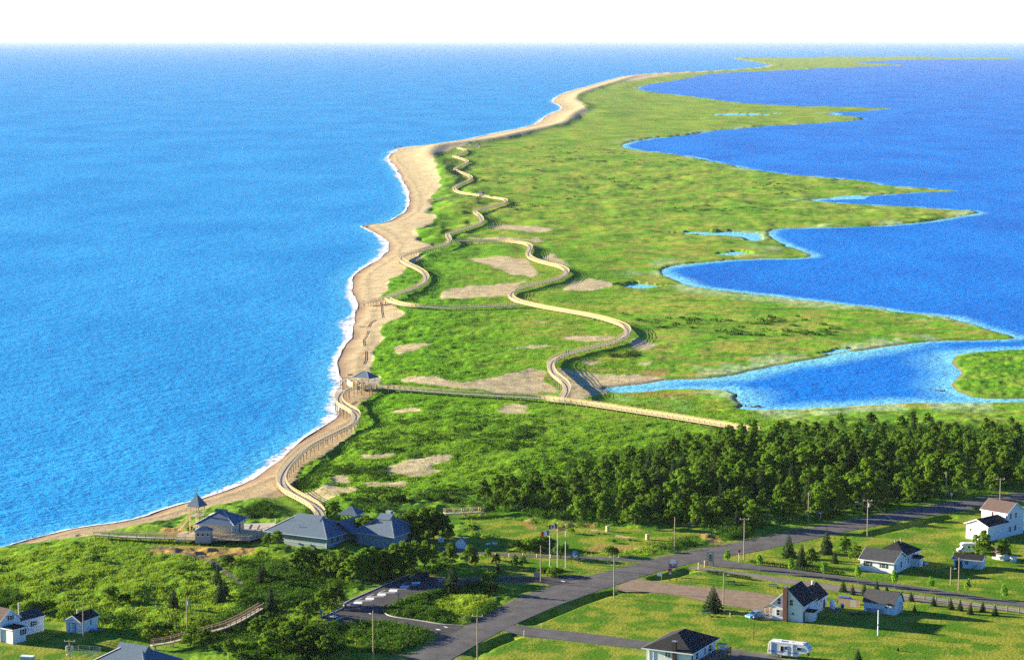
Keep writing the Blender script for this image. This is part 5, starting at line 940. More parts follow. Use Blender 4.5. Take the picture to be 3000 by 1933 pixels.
# low shrubs and grass: nobody could count them
def scatter(polys, n, seed):
    g = np.random.default_rng(seed); out = []
    for p, k_ in zip(polys, n):
        a = np.array(p); c = np.stack([g.uniform(a[:, 0].min(), a[:, 0].max(), k_ * 4), g.uniform(a[:, 1].min(), a[:, 1].max(), k_ * 4)], 1); c = c[pip(c[:, 0], c[:, 1], p)][:k_]; out.append(c)
    c = np.concatenate(out); X, Y, Z = GH(c[:, 0], c[:, 1]); return X, Y, Z
free = 1 - np.maximum.reduce([grow(paved, 2), (lawn > .5) * 1.0, grow(dirt, 1), beach, grow(dry, 1) * near])
def foliage_stuff(name, label, polys, ns, rmin, rmax, leaves, size, seed, thr=None, noise_s=12.0, m=SHRUB, zs=.75):
    X, Y, Z = scatter(polys, ns, seed); ok = lookup(free, X, Y) > .5
    if thr is not None: ok &= (fbm(X / noise_s, Y / (noise_s * 1.6), 200 + seed, 3) > thr)
    X, Y, Z = X[ok], Y[ok], Z[ok]; g = np.random.default_rng(seed); n = len(X); rad = g.uniform(rmin, rmax, n)
    d = g.normal(size=(n, leaves, 3)); d /= np.linalg.norm(d, axis=2)[..., None]; d[..., 2] = np.abs(d[..., 2])
    c = d * (rad[:, None, None] * (.7 + .35 * g.random((n, leaves, 1)))) * np.array([1, 1, zs]); c[..., 0] += X[:, None]; c[..., 1] += Y[:, None]; c[..., 2] += Z[:, None]
    c = c.reshape(-1, 3); dn = d.reshape(-1, 3); N = len(c); nr = dn * .7 + g.normal(size=(N, 3)) * .6; nr /= np.linalg.norm(nr, axis=1)[:, None]
    a = np.cross(nr, g.normal(size=(N, 3))); a /= np.linalg.norm(a, axis=1)[:, None]; b = np.cross(nr, a); s = size * (.6 + .8 * g.random((N, 1)))
    V = np.stack([c - a * s, c - b * s * .6, c + a * s, c + b * s * .6], 1).reshape(-1, 3)
    return tag(link(name, raw_mesh(name, V, np.arange(len(V)).reshape(-1, 4), 4, m)), label, 'shrubs', kind='stuff')
left_wild = [(-60, 1660), (60, 1640), (300, 1640), (560, 1660), (760, 1650), (900, 1660), (960, 1700), (900, 1760), (760, 1800), (640, 1870), (420, 1870), (330, 1830), (200, 1790), (60, 1780), (-60, 1790)]
island1 = Q('N7', [(1120, 840), (1350, 710), (1850, 545), (2390, 420), (2900, 420), (2900, 1000), (2390, 1090), (1700, 1005), (1250, 945)]); island2 = Q('N7', [(-100, 1080), (900, 1040), (1500, 1090), (1900, 1230), (1700, 1400), (1450, 1540), (-100, 1560), (-400, 1300)])
belt = Q('Z2', [(0, 690), (500, 680), (900, 700), (1300, 620), (1800, 700), (1700, 800), (1400, 830), (1000, 920), (700, 1000), (400, 1050), (0, 1000)]); low_left = Q('Z2', [(0, 1000), (700, 1000), (780, 1120), (560, 1250), (700, 1540), (0, 1560)])
foliage_stuff('shrubbery', 'dark leafy shrubs in clumps on the grassy rise at the left', [left_wild], [3400], .6, 1.5, 34, .19, 5, .06, 15.0, zs=.9)
foliage_stuff('shrub_belt', 'dense dark shrubs around the parking lot', [island1, island2, belt, low_left], [1500, 900, 1300, 900], .6, 1.5, 34, .19, 6, -.12, 11.0, zs=.85)
dune_shrub = [Q('Z5', [(560, 900), (900, 700), (1300, 600), (2311, 620), (2311, 900), (1500, 950), (1000, 1010), (600, 1010)]), Q('Z5', [(-80, 1345), (340, 1420), (340, 1490), (-200, 1490), (-300, 1440)]), Q('Z5', [(700, 1250), (1400, 1200), (1900, 1300), (1500, 1450), (700, 1440)]), Q('Z5', [(120, 1240), (480, 1060), (700, 950), (640, 1200), (300, 1250)]), Q('Z5', [(640, 1080), (950, 1060), (960, 1180), (680, 1190)]), Q('Z6', [(0, 1000), (500, 850), (1000, 750), (1700, 730), (2300, 700), (1200, 1000), (400, 1200), (0, 1250)]), Q('Z6', [(500, 80), (800, 80), (800, 140), (500, 140)])]
foliage_stuff('dune_shrubs', 'low green shrubs on the dune behind the beach', dune_shrub, [900, 350, 600, 300, 200, 1500, 120], .5, 1.35, 30, .19, 6, 0.0, 12.0)
foliage_stuff('understory', 'undergrowth between the trees of the wood', [wood, Q('Z3', [(1200, 570), (1450, 480), (1700, 450), (1880, 540), (1700, 605), (1250, 595)]), Q('Z3', [(350, 260), (850, 300), (850, 340), (500, 340)]), Q('Z3', [(800, 400), (1040, 400), (1040, 440), (800, 440)]), Q('Z3', [(1950, 470), (2311, 380), (2311, 500), (2050, 540)])], [3200, 200, 120, 60, 150], .9, 2.3, 34, .21, 8, None, zs=1.0)
foliage_stuff('thicket', 'low thicket where the wood thins out into the dune', [[(1330, 1478), (1480, 1405), (1750, 1345), (1950, 1295), (2130, 1268), (2020, 1335), (1760, 1405), (1560, 1455)]], [800], .8, 1.9, 34, .2, 9, -.1, 10.0, zs=.95)
GRASS2 = leaf_material('rough_grass_blade', (.060, .155, .005), (.195, .300, .016), .42)
def grass_stuff(name, label, polys, ns, seed, h0, h1, gm=GRASS):
    X, Y, Z = scatter(polys, ns, seed); ok = (lookup(free, X, Y) > .5) & ((lookup(sand, X, Y) < .5) | (np.random.default_rng(seed + 5).random(len(X)) < .10)) & (Z > .25); X, Y, Z = X[ok], Y[ok], Z[ok]; g = np.random.default_rng(seed); n = len(X); V = []
    for k_ in range(3):
        t = g.uniform(0, 6.28, n); wd = g.uniform(.08, .20, n); h = g.uniform(h0, h1, n); ln = g.normal(0, .16, (2, n)); ox = g.normal(0, .25, (2, n)); x, y = X + ox[0], Y + ox[1]
        V.append(np.stack([np.stack([x - np.cos(t) * wd, y - np.sin(t) * wd, Z - .08], 1), np.stack([x + np.cos(t) * wd, y + np.sin(t) * wd, Z - .08], 1), np.stack([x + ln[0], y + ln[1], Z + h], 1)], 1))
    V = np.concatenate(V).reshape(-1, 3); return tag(link(name, raw_mesh(name, V, np.arange(len(V)).reshape(-1, 3), 3, gm)), label, 'grass', kind='stuff')
foliage_stuff('marsh_shrubs', 'scattered low shrubs dotting the far marsh and dune', [[(1400, 520), (1900, 450), (2400, 560), (2350, 640), (1900, 650), (1500, 620)], [(1750, 880), (2300, 900), (2500, 980), (2100, 990), (1850, 950)], [(1350, 440), (1700, 420), (1900, 460), (1400, 520)]], [420, 130, 160], 1.2, 3.2, 26, .55, 31, .08, 45.0, zs=.42)
grass_stuff('dune_grass', 'tall green marram grass covering the dune', [[(840, 1470), (900, 1380), (1060, 1270), (1050, 1150), (1110, 1000), (1120, 930), (1800, 930), (1900, 1130), (2300, 1230), (1900, 1330), (1500, 1440)], [(1120, 930), (1180, 780), (1250, 650), (1260, 560), (1700, 560), (1900, 760), (1800, 930)]], [46000, 20000], 21, .18, .48)
grass_stuff('wild_grass', 'pale wild grass in the foreground left of the road', [[(-60, 1620), (277, 1575), (620, 1575), (900, 1650), (1000, 1720), (1000, 1933), (420, 1870), (-60, 1790)], island1, island2, [(1350, 1500), (1900, 1560), (2000, 1600), (1650, 1690), (1400, 1640)]], [15000, 2500, 2500, 5000], 22, .18, .5, GRASS2)
# ------------------------------------------------------------------ poles
def pole(label, t, top, bot, kinds=(), m='pole_wood', base_below=None, cat='utility pole', name='utility_pole', r=.15):
    b = gz(t, *bot) if base_below is None else gz('S', *base_below); s1 = q(t, *top); s0 = proj(b.x, b.y, ZG)
    h = (s0[1] - s1[1]) / (F / (b.y * cp) * math.cos(PITCH)) * 1.0; p = thing(name, label, cat, b)
    MB().cyl((0, 0, -.5), (0, 0, h), r, r * .72, 8).build('shaft', m, p)
    if 'arm' in kinds: MB().bar((-1.15, .14, h - .35), (1.15, -.02, h - .35), .12, .14).build('crossarm', 'timber', p)
    if 'arm' in kinds:
        for a in (-1.0, 0, 1.0): MB().cyl((a, .06, h - .28), (a, .06, h - .02), .06, .05, 6).build('insulator', 'white_trim', p)
    if 'lamp' in kinds:
        MB().bar((0, 0, h - 2.2), (-2.6, -.2, h - .7), .08, .08).build('lamp_arm', 'metal_grey', p); lh = MB().box(-2.9, -.22, h - .62, .75, .32, .16).build('lamp_head', 'metal_grey', p); MB().box(-2.95, -.22, h - .73, .4, .22, .06).build('lamp_lens', 'lamp_glass', lh)
    if 'lamp2' in kinds: MB().bar((0, 0, h - .6), (.9, -.1, h - .4), .07, .07).build('lamp_arm', 'metal_grey', p); MB().box(1.0, -.1, h - .42, .5, .3, .18).build('lamp_head', 'lamp_glass', p)
    if 'can' in kinds: MB().cyl((.32, -.1, h - 1.9), (.32, -.1, h - .95), .24, .24, 10).build('transformer', 'metal_grey', p)
    if 'can2' in kinds:
        for s in (-1, 1): c_ = MB().cyl((s * .5, -.05, h - 2.3), (s * .5, -.05, h - 1.3), .3, .3, 10).build('transformer', 'metal_grey', p); MB().cyl((s * .5, -.05, h - 1.3), (s * .5, -.05, h - 1.05), .06, .05, 6).build('bushing', 'white_trim', c_)
        MB().ball((-.45, -.1, h - 3.1), .25).build('lamp_globe', 'lamp_glass', p)
    return p, Vector((b.x, b.y, ZG + h))
polt = {}
for k_, args in dict(
    p1=('pole with two grey transformers at the lower left edge', 'N5', (1208, 832), (1225, 1300), ('arm', 'can2')), p2=('plain slim pole beside the small white shed', 'Z1', (695, 1045), (707, 1365)), p3=('pole with one transformer in the left shrubs', 'Z1', (1592, 985), (1585, 1330), ('can',)),
    p4=('plain pole rising from the bottom edge below the parking lot', 'Z2', (1143, 1100), (1138, 1560)), p5=('street lamp pole at the bottom edge left of the main road', 'Z2', (2003, 1135), (2018, 1590), ('arm', 'lamp')), p6=('plain brown pole beside the grey notice board', 'Z3', (540, 555), (532, 885)),
    p7=('street lamp pole with crossarm at the gravel driveway mouth', 'Z3', (1155, 645), (1152, 1015), ('arm', 'lamp')), p8=('plain pole by the shrubs left of the main road', 'Z3', (1668, 320), (1665, 605)), p9=('pole with bright crossarm at the lane junction', 'Z3', (2257, 325), (2252, 685), ('arm',)),
    p10=('plain pole at the edge of the wood above the spruces', 'Z4', (485, 115), (485, 365)), p11=('street lamp pole with transformer on the sunny lawn', 'Z4', (980, 170), (985, 495), ('arm', 'lamp', 'can')), p12=('plain pole in the shade of the wood at the far right', 'S', (2773, 1379), (2771, 1456)), p13=('pole with crossarm behind the two storey house', 'S', (2929, 1397), (2929, 1494), ('arm',)),
    p14=('brown pole in front of the low black roofed shed', 'Z4', (1760, 660), (1757, 945)), p15=('short pole with small yard lamp beside the brown pole', 'Z4', (1690, 745), (1690, 905), ('lamp2',)), p18=('thin pole with small lamp behind the lawn spruce', 'Z3', (2080, 790), (2078, 1100), ('lamp2',))).items(): polt[k_] = pole(*args)
wp_, wt_ = pole('short white pole with dark band on the mown lawn', 'Z4', (1077, 1105), (1075, 1328), m='white_trim', r=.16); MB().cyl((0, 0, 2.15), (0, 0, 2.4), .19, .19, 8).build('band', 'dark_metal', wp_)
lp_, lt_ = pole('dark lamp post at the end of the gravel driveway', 'Z4', (22, 1170), (22, 1365), m='dark_metal', cat='lamp post', name='lamp_post', r=.08); MB().ball((0, 0, lt_.z - ZG + .1), .18).build('lamp_globe', 'lamp_glass', lp_)
def wire(a, b, label):
    P = [a.lerp(b, i / 10) - Vector((0, 0, 1.1 * 4 * (i / 10) * (1 - i / 10))) for i in range(11)]; mb = MB()
    for u, v in zip(P[:-1], P[1:]): mb.bar(u - a, v - a, .035, .035)
    o_ = mb.build('power_line', 'dark_metal'); o_.location = a; tag(o_, label, 'power line', 'power lines along the road')
for a, b in (('p5', 'p7'), ('p7', 'p9'), ('p9', 'p11'), ('p11', 'p13'), ('p7', 'p6'), ('p7', 'p18'), ('p11', 'p14')): wire(polt[a][1] - Vector((0, 0, .25)), polt[b][1] - Vector((0, 0, .25)), 'thin dark power line strung between the roadside poles')
# ------------------------------------------------------------------ flags, signs, furniture
def flagpole(label, t, top, bot, flag, flabel):
    p, tp = pole(label, t, top, bot, m='white_trim', cat='flagpole', name='flagpole', r=.09); MB().ball((0, 0, tp.z - ZG + .08), .12).build('finial', 'white_trim', p)
    f = thing('flag', flabel, 'flag', tp - Vector((.1, 0, .25))); L_ = 2.0; Hf = 1.15
    def strip(name, u0, u1, v0, v1, m, th=.02):
        mb = MB(); n = 6; P = []
        for i in range(n + 1):
            u = u0 + (u1 - u0) * i / n; yy = .12 * math.sin(u * 5.2) * u / L_; dz = -.32 * (u / L_) ** 1.5
            for v in (v0, v1):
                for e in (-th, th): P.append((-u, yy + e, -v * Hf + dz))
        Fc = []
        for i in range(n): a = 4 * i; Fc += [(a, a + 4, a + 6, a + 2), (a + 1, a + 3, a + 7, a + 5), (a, a + 1, a + 5, a + 4), (a + 2, a + 6, a + 7, a + 3)]
        Fc += [(0, 2, 3, 1), (4 * n, 4 * n + 1, 4 * n + 3, 4 * n + 2)]; mb.add(P, Fc).build(name, m, f)
    for s_ in flag: strip(*s_)
flagpole('shorter white flagpole, left of the three', 'T6', (853, 510), (850, 1370), [('blue_band', 0, .66, 0, 1, 'flag_blue'), ('white_band', .66, 1.33, 0, 1, 'flag_white'), ('red_band', 1.33, 2.0, 0, 1, 'flag_red'), ('star', .2, .36, .15, .4, 'flag_yellow', .03)], 'blue white and red flag with yellow star on the left flagpole')
flagpole('tallest white flagpole, middle of the three', 'T6', (1040, 350), (1024, 1440), [('red_band', 0, .5, 0, 1, 'flag_red'), ('white_band', .5, 1.5, 0, 1, 'flag_white'), ('red_band', 1.5, 2.0, 0, 1, 'flag_red'), ('maple_leaf', .8, 1.2, .25, .75, 'flag_red', .03)], 'red and white maple leaf flag on the middle flagpole')
flagpole('white flagpole, right of the three', 'T6', (1213, 405), (1205, 1405), [('red_chief', 0, 2.0, 0, .3, 'flag_red'), ('yellow_field', 0, 2.0, .3, .78, 'flag_yellow'), ('white_waves', 0, 2.0, .78, .86, 'flag_white'), ('blue_waves', 0, 2.0, .86, 1, 'flag_blue'), ('gold_lion', .6, 1.4, .08, .22, 'flag_yellow', .03), ('dark_ship', .5, 1.5, .42, .62, 'flag_red', .03)], 'yellow and red provincial flag on the right flagpole')
def sign(name, label, loc, rz, posts, pm, parts, h):
    s_ = thing(name, label, 'sign', loc, R(rz))
    for a in posts: MB().box(a, .06, h / 2 - .1, .13, .13, h + .2).build('post', pm, s_)
    for nm, kind, a, z, sx_, sz_, m, pr_ in parts:
        if kind == 'box': MB().box(a, -.02 - pr_, z, sx_, .06, sz_).build(nm, m, s_)
        else:
            mb = MB(); n = kind; P = [(a + sx_ / 2 * math.cos(2 * math.pi * (i + .5) / n), -.05 - pr_, z + sz_ / 2 * math.sin(2 * math.pi * (i + .5) / n)) for i in range(n)]; P2 = [(p[0], p[1] + .06, p[2]) for p in P]
            mb.add(P + P2, [tuple(range(n)), tuple(range(n, 2 * n))[::-1]] + [(i, (i + 1) % n, n + (i + 1) % n, n + i) for i in range(n)]).build(nm, m, s_)
    return s_
es = sign('entrance_sign', 'dark green sign with a round sea bird picture by the flagpoles', gz('T6', 1420, 1300), -12, (-.9, .9), 'sign_green', [('back_board', 'box', 0, 1.6, 1.95, 1.1, 'sign_green', 0), ('round_back', 20, 0, 2.2, 1.95, 2.0, 'sign_green', 0), ('sky_disc', 20, 0, 2.25, 1.6, 1.6, 'sign_blue', .05), ('sand_patch', 12, 0, 1.85, 1.2, .8, 'flag_white', .08), ('bird_body', 9, .12, 2.15, .6, .42, 'shutter', .11), ('bird_wing', 5, -.1, 2.4, .45, .55, 'flag_white', .13), ('name_board', 'box', 0, 1.25, 1.6, .3, 'sign_beige', .05)], 2.4)
sign('lane_sign', 'beige sign with round emblem and arrow at the lane mouth', gz('T7', 1393, 598), -8, (-.72, .72), 'shutter', [('board', 'box', 0, 2.35, 1.75, 2.6, 'sign_beige', 0), ('emblem', 16, 0, 3.05, .62, .62, 'flag_white', .05), ('emblem_stem', 5, 0, 2.6, .6, .8, 'dark_metal', .06), ('arrow_bar', 'box', -.1, 1.5, .6, .08, 'dark_metal', .06), ('arrow_head', 3, .3, 1.5, .36, .36, 'dark_metal', .06), ('text_line', 'box', 0, 1.95, .5, .3, 'dark_metal', .06)], 3.4)
sign('shop_sign', 'dark green post sign with white oval over red and blue panels', gz('T7', 548, 935), -14, (-.95, .95), 'sign_green', [('oval', 20, 0, 4.6, 1.7, 1.15, 'flag_white', .02), ('red_panel', 'box', 0, 3.85, 1.6, .5, 'sign_red', .02), ('orange_shape', 8, 0, 3.85, .7, .4, 'flag_yellow', .07), ('blue_panel', 'box', 0, 3.35, 1.6, .45, 'flag_blue', .02), ('crossbar', 'box', 0, 2.3, 1.7, .12, 'metal_grey', 0)], 4.9)
sign('stop_sign', 'red stop sign with white plate in front of the shop sign', gz('T7', 482, 925), -14, (0,), 'dark_metal', [('octagon', 8, 0, 2.5, 1.05, 1.05, 'sign_red', .05), ('lower_plate', 'box', 0, 1.75, .6, .42, 'flag_white', .02)], 2.7)
sign('small_sign', 'small white sign on a white post left of the stop sign', gz('T7', 275, 945), -14, (.18,), 'white_trim', [('board', 'box', -.25, 1.65, 1.15, .7, 'white_trim', .02)], 1.9); sign('stop_sign', 'small dark red stop sign by the lane junction pole', gz('T7', 2040, 500), 20, (0,), 'metal_grey', [('octagon', 8, 0, 2.6, .85, .85, 'sign_red', .03)], 2.9)
sign('notice_board', 'grey notice board beside the plain brown pole', gz('N8', 1725, 1170), -6, (-.75, .75), 'dark_metal', [('board', 'box', 0, 1.5, 1.7, 1.1, 'grey_board', 0)], 2.0); sign('white_sign', 'white notice with blue mark under the visitor building trees', gz('N8', 225, 610), -10, (-.5, .5), 'dark_metal', [('board', 'box', 0, 1.2, 1.45, 1.05, 'flag_white', 0), ('mark', 'box', 0, 1.2, .22, .6, 'sign_blue', .04)], 1.5)
for lb, x, y, h_ in (('blue twin parking sign at the upper end of the lot', 2055, 455, 1.9), ('blue twin parking sign on the grass island', 1355, 705, 2.2), ('blue twin parking sign beside the diamond arrow marking', 285, 1000, 2.0), ('blue twin parking sign at the left end of the lot', 62, 962, 1.9)): sign('parking_sign', lb, gz('N7', x, y), -8, (0,), 'dark_metal', [('panel', 'box', -.22, h_ - .3, .3, .75, 'teal_trim', .02), ('panel', 'box', .22, h_ - .3, .3, .75, 'teal_trim', .02)], h_)
sign('road_sign', 'pale blue road sign in the shade right of the wood', gz('Z4', 587, 355), -15, (0,), 'metal_grey', [('board', 'box', 0, 1.9, .85, .45, 'teal_trim', .02)], 2.1); sign('road_sign', 'small white road sign beside the far right shaded pole', gz('Z4', 1697, 188), -15, (0,), 'metal_grey', [('board', 'box', 0, 1.7, .55, .6, 'flag_white', .02)], 1.9)
def picnic(label, loc, rz, m):
    t_ = thing('picnic_table', label, 'table', loc, R(rz), 'picnic tables')
    for i in range(4): MB().box(0, -.33 + i * .22, .75, 1.9, .2, .05).build('top_plank', m, t_)
    for s in (-1, 1): MB().box(0, s * .72, .45, 1.9, .28, .05).build('bench', m, t_)
    for s in (-1, 1):
        MB().bar((s * .7, -.7, .43), (s * .7, .7, .43), .07, .1).build('crossbar', m, t_)
        for e in (-1, 1): MB().bar((s * .7, e * .75, 0), (s * .7, e * .2, .73), .07, .1).build('leg', m, t_)
for lb, t, x, y, rz, m in (('sunlit wooden picnic table nearest the flagpoles', 'Z3', 985, 465, -10, 'timber'), ('sunlit picnic table, left of the pair before the wood', 'Z3', 1195, 512, -12, 'timber'), ('sunlit picnic table, right of the pair before the wood', 'Z3', 1252, 524, -12, 'timber'), ('green picnic table below the lone lawn spruce', 'Z3', 1935, 1165, -8, 'green_paint'), ('green picnic table beside the low hedge', 'Z3', 2145, 898, -8, 'green_paint'), ('dark green picnic table left of the chimney house', 'Z4', 185, 922, -8, 'green_paint'), ('blue grey picnic table in the shade before the wood', 'Z3', 1805, 402, -5, 'metal_grey')): picnic(lb, gz(t, x, y), rz, m)
for lb, x, y in (('pale wooden bin behind the picnic tables', 1098, 450), ('pale wooden bin right of the picnic tables', 1435, 520)):
    b_ = thing('litter_bin', lb, 'bin', gz('Z3', x, y)); MB().cyl((0, 0, 0), (0, 0, 1.25), .5, .5, 12).build('body', 'timber', b_); MB().cyl((0, 0, 1.25), (0, 0, 1.42), .55, .42, 12).build('lid', 'deck_wood', b_)
def bollard(label, t, x, y, h=.75, r=.14):
    b_ = thing('bollard', label, 'bollard', gz(t, x, y), 0, 'bollards'); MB().cyl((0, 0, -.1), (0, 0, h), r, r, 8).build('post', 'timber', b_); MB().cyl((0, 0, h), (0, 0, h + .08), r * 1.2, r * .8, 8).build('cap', 'white_trim', b_)
for i, (x, y) in enumerate(((1070, 795), (1285, 800), (1500, 800), (1715, 808), (1930, 815))): bollard(('bollard, first from the left on the entrance path edge', 'bollard, second from the left on the entrance path edge', 'bollard, third from the left on the entrance path edge', 'bollard left of the shortest flagpole on the path edge', 'bollard directly behind the shortest flagpole')[i], 'N8', x, y)
bollard('tall pale bollard at the gravel lane mouth', 'T7', 1130, 678, 1.6, .14); bollard('tall pale bollard nearest the beige lane sign', 'T7', 1268, 622, 1.5, .14)
for i, (t, x, y, h_) in enumerate((('Z3', 392, 1332, 1.0), ('Z3', 538, 1262, .8), ('Z3', 2135, 1170, .7))): bollard(('slim pale blue marker post at the paved driveway mouth', 'blue hydrant like post in the ditch grass', 'pale marker post right of the green table')[i], t, x, y, h_, .1)
ks = thing('barn_shaped_kiosk', 'white barn shaped board kiosk beside the entrance path', 'kiosk', gz('N8', 530, 670), R(-8)); MB().py([(-1.45, 0), (1.45, 0), (1.35, 1.2), (.8, 2.0), (0, 2.5), (-.8, 2.0), (-1.35, 1.2)], 0, 1.6).build('wall', 'white_wall', ks); MB().py([(-1.6, 1.1), (-.85, 2.08), (0, 2.62), (.85, 2.08), (1.6, 1.1), (1.5, 1.05), (.8, 2.02), (0, 2.52), (-.8, 2.02), (-1.5, 1.05)], .05, 1.75).build('roof', 'roof_slate', ks); MB().box(0, -.02, 2.05, .3, .05, .3).build('loft_window', 'shutter', ks)
# fences
def rail_fence(label, t, pts, gap, h=1.1, m='grey_board'):
    W = np.array([tuple(gz(t, *p)) for p in pts]); r_ = resample(W, gap); o0 = Vector(r_[0]); f_ = thing('rail_fence', label, 'fence', o0)
    for p in r_: MB().box(p[0] - o0.x, p[1] - o0.y, h / 2, .14, .14, h + .3).build('post', m, f_)
    for a, b in zip(r_[:-1], r_[1:]):
        for z in (.4, .85): MB().bar(Vector(a) - o0 + Vector((0, 0, z)), Vector(b) - o0 + Vector((0, 0, z)), .05, .15).build('rail', m, f_)
rail_fence('grey post and rail fence along the lower lane', 'Z4', [(1270, 1005), (1700, 1062), (2311, 1148), (2600, 1190)], 2.8)
bf = thing('board_fence', 'brown board fence between the chimney house and the barn', 'fence', gz('N1', 1400, 660), R(-32))
for i in range(22): MB().box(i * .24, 0, .8, .215, .05, 1.65 + .05 * math.sin(i * 1.7)).build('board', 'fence_wood' if i < 12 or i > 17 else 'grey_board', bf)
MB().box(2.5, .05, .4, 5.2, .05, .1).build('rail', 'fence_wood', bf); MB().box(2.5, .05, 1.3, 5.2, .05, .1).build('rail', 'fence_wood', bf)
cf = thing('wire_enclosure', 'low wire fenced enclosure beside the blue hip roof', 'fence', gz('N5', 1500, 1130), R(-20))
for a in (-2.6, 0, 2.6):
    for b in (-1.6, 1.6): MB().cyl((a, b, -.2), (a, b, 1.6), .05, .05, 6).build('post', 'metal_grey', cf)
for s in (-1, 1):
    for z in (.3, .8, 1.2, 1.58): MB().bar((-2.6, s * 1.6, z), (2.6, s * 1.6, z), .04, .04 if z < 1.5 else .08).build('wire', 'metal_grey', cf); MB().bar((s * 2.6, -1.6, z), (s * 2.6, 1.6, z), .04, .04 if z < 1.5 else .08).build('wire', 'metal_grey', cf)
wbx = thing('storage_chest', 'pale green storage chest at the lower left edge', 'chest', gz('N5', 480, 1210), R(-12)); MB().box(0, 0, .4, 2.6, 1.2, .8).build('body', 'teal_trim', wbx); MB().box(0, 0, .85, 2.75, 1.35, .1).build('lid', 'white_trim', wbx)
def snow_fence(label, pts, h=.4):
    P = [gp(*p) for p in pts]; o0 = P[0]; f_ = thing('snow_fence', label, 'fence', o0); Lc = [tuple(p - o0) for p in P]
    
    for i_ in range(0, len(Lc) - 1):
        if i_ % 3 == 2: continue
        for zz in (.12, .34): MB().bar(Vector(Lc[i_]) + Vector((0, 0, zz)), Vector(Lc[i_ + 1]) + Vector((0, 0, zz)), .03, .13).build('mesh_band', 'fence_orange', f_)
    for p in P: MB().cyl(p - o0 - Vector((0, 0, .3)), p - o0 + Vector((0, 0, h + .25)), .05, .05, 6).build('stake', 'drift_wood', f_)
snow_fence('faded orange snow fence wandering along the upper beach', [('Z8', a, b) for a, b in ((288, 730), (296, 780), (304, 850), (262, 866), (220, 884), (200, 920), (195, 950), (160, 1020), (165, 1060), (176, 1100), (178, 1150), (160, 1200), (150, 1250))]); snow_fence('dark red snow fence under the boardwalk bend by the pavilion', [('T5', a, b) for a, b in ((250, 1210), (360, 1130), (470, 1060), (610, 960))])
for i, (t, x, y, L_) in enumerate((('Z8', 165, 918, 4.0), ('Z5', 650, 285, 2.5), ('T5', 290, 200, 2.0), ('Z1', 660, 488, 2.0))): tnt('driftwood_log', MB().cyl((-L_ / 2, 0, .15), (L_ / 2, .1, .2), .2, .12, 7).cyl((L_ * .2, 0, .2), (L_ * .3, .4, .5), .08, .04, 5), 'drift_wood', ('long pale driftwood log beside the snow fence', 'driftwood piece above the pavilion on the beach', 'small driftwood stump near the pavilion landing', 'driftwood near the ramp end at the left shore')[i], 'driftwood', gp(t, x, y), .4 * i)
for i, (t, x, y, s) in enumerate((('Z8', 215, 168, 2.2), ('T1', 398, 793, 3.0), ('Z6', 1735, 547, 1.8), ('T3', 1940, 1000, 1.2))): 
    sx, sy = q(t, x, y); X, Y = G(sx, sy, 0.1); mb = MB()
    for j in range(5): mb.ball((random.uniform(-1, 1) * s * 1.6, random.uniform(-1, 1) * s, .1), s * random.uniform(.3, .55), .6, 6)
    tnt('rock_outcrop', mb, 'stone_dark', ('dark rocks on the red sand point', 'dark rocks off the far beach corner', 'dark rocks at the marsh inlet mouth', 'single rock in the bay shallows')[i], 'rocks', (float(X), float(Y), 0))
for i, (t, x, y) in enumerate((('Z1', 1410, 1335), ('T7', 345, 150), ('Z3', 105, 1540), ('Z4', 2160, 275))): tnt('marker_stake', MB().bar((0, 0, -.2), (.25, 0, 1.6), .12, .12).box(.25, 0, 1.62, .16, .16, .06), 'orange_stake', ('orange marker stake in the left shrubs', 'orange marker stake near the shrubby plain pole', 'orange stake in the ditch at the bottom edge', 'yellow stake behind the two storey house')[i], 'stake', gp(t, x, y))
for lb, x, y, m in (('blue bin behind the chimney house', 1360, 770, 'bin_blue'), ('blue bin with white lid near the board fence', 1460, 715, 'bin_blue')):
    b_ = thing('wheeled_bin', lb, 'bin', gz('N1', x, y), R(-20)); MB().add([(-.28, -.3, 0), (.28, -.3, 0), (.28, .3, 0), (-.28, .3, 0), (-.35, -.38, 1.0), (.35, -.38, 1.0), (.35, .38, 1.0), (-.35, .38, 1.0)], [(3, 2, 1, 0), (4, 5, 6, 7), (0, 1, 5, 4), (1, 2, 6, 5), (2, 3, 7, 6), (3, 0, 4, 7)]).build('body', m, b_); MB().box(0, 0, 1.05, .78, .84, .1).build('lid', 'white_trim', b_)
tk = thing('oil_tank', 'white oil tank against the rear wing of the chimney house', 'tank', gz('N1', 1300, 722), R(-27)); MB().cyl((0, 0, .25), (0, 0, 1.7), .62, .62, 14).build('body', 'white_trim', tk); MB().cyl((0, 0, 1.7), (0, 0, 1.95), .6, .25, 14).build('top', 'white_trim', tk); MB().box(0, 0, .1, 1.1, 1.1, .25).build('plinth', 'kerb', tk)
dsh = thing('satellite_dish', 'white yard dish on a short post right of the bungalow', 'dish', gz('N2', 1560, 1090)); MB().cyl((0, 0, -.1), (0, 0, .9), .06, .06, 6).build('post', 'metal_grey', dsh); MB().cyl((0, 0, .9), (0, -.1, 1.25), .1, .5, 12).build('bowl', 'white_trim', dsh)
for nm, lb, t, x, y, sc_, m in (('tarp_pile', 'blue tarpaulin heap right of the small white shed', 'N5', 1690, 690, 1.0, 'sign_blue'), ('scrap_heap', 'dark scrap heap left of the barn boards', 'Z4', 900, 1150, 1.1, 'dark_metal'), ('flower_bed', 'pale flower bed on the shaded lawn before the wood', 'N8', 1000, 600, 1.2, 'flag_white')):
    g_ = MB()
    for j in range(9): g_.ball((random.uniform(-1, 1) * sc_ * 1.3, random.uniform(-.6, .6) * sc_, .15), sc_ * random.uniform(.22, .5), .5, 6)
    tnt(nm, g_, m, lb, nm.split('_')[1], gz(t, x, y))
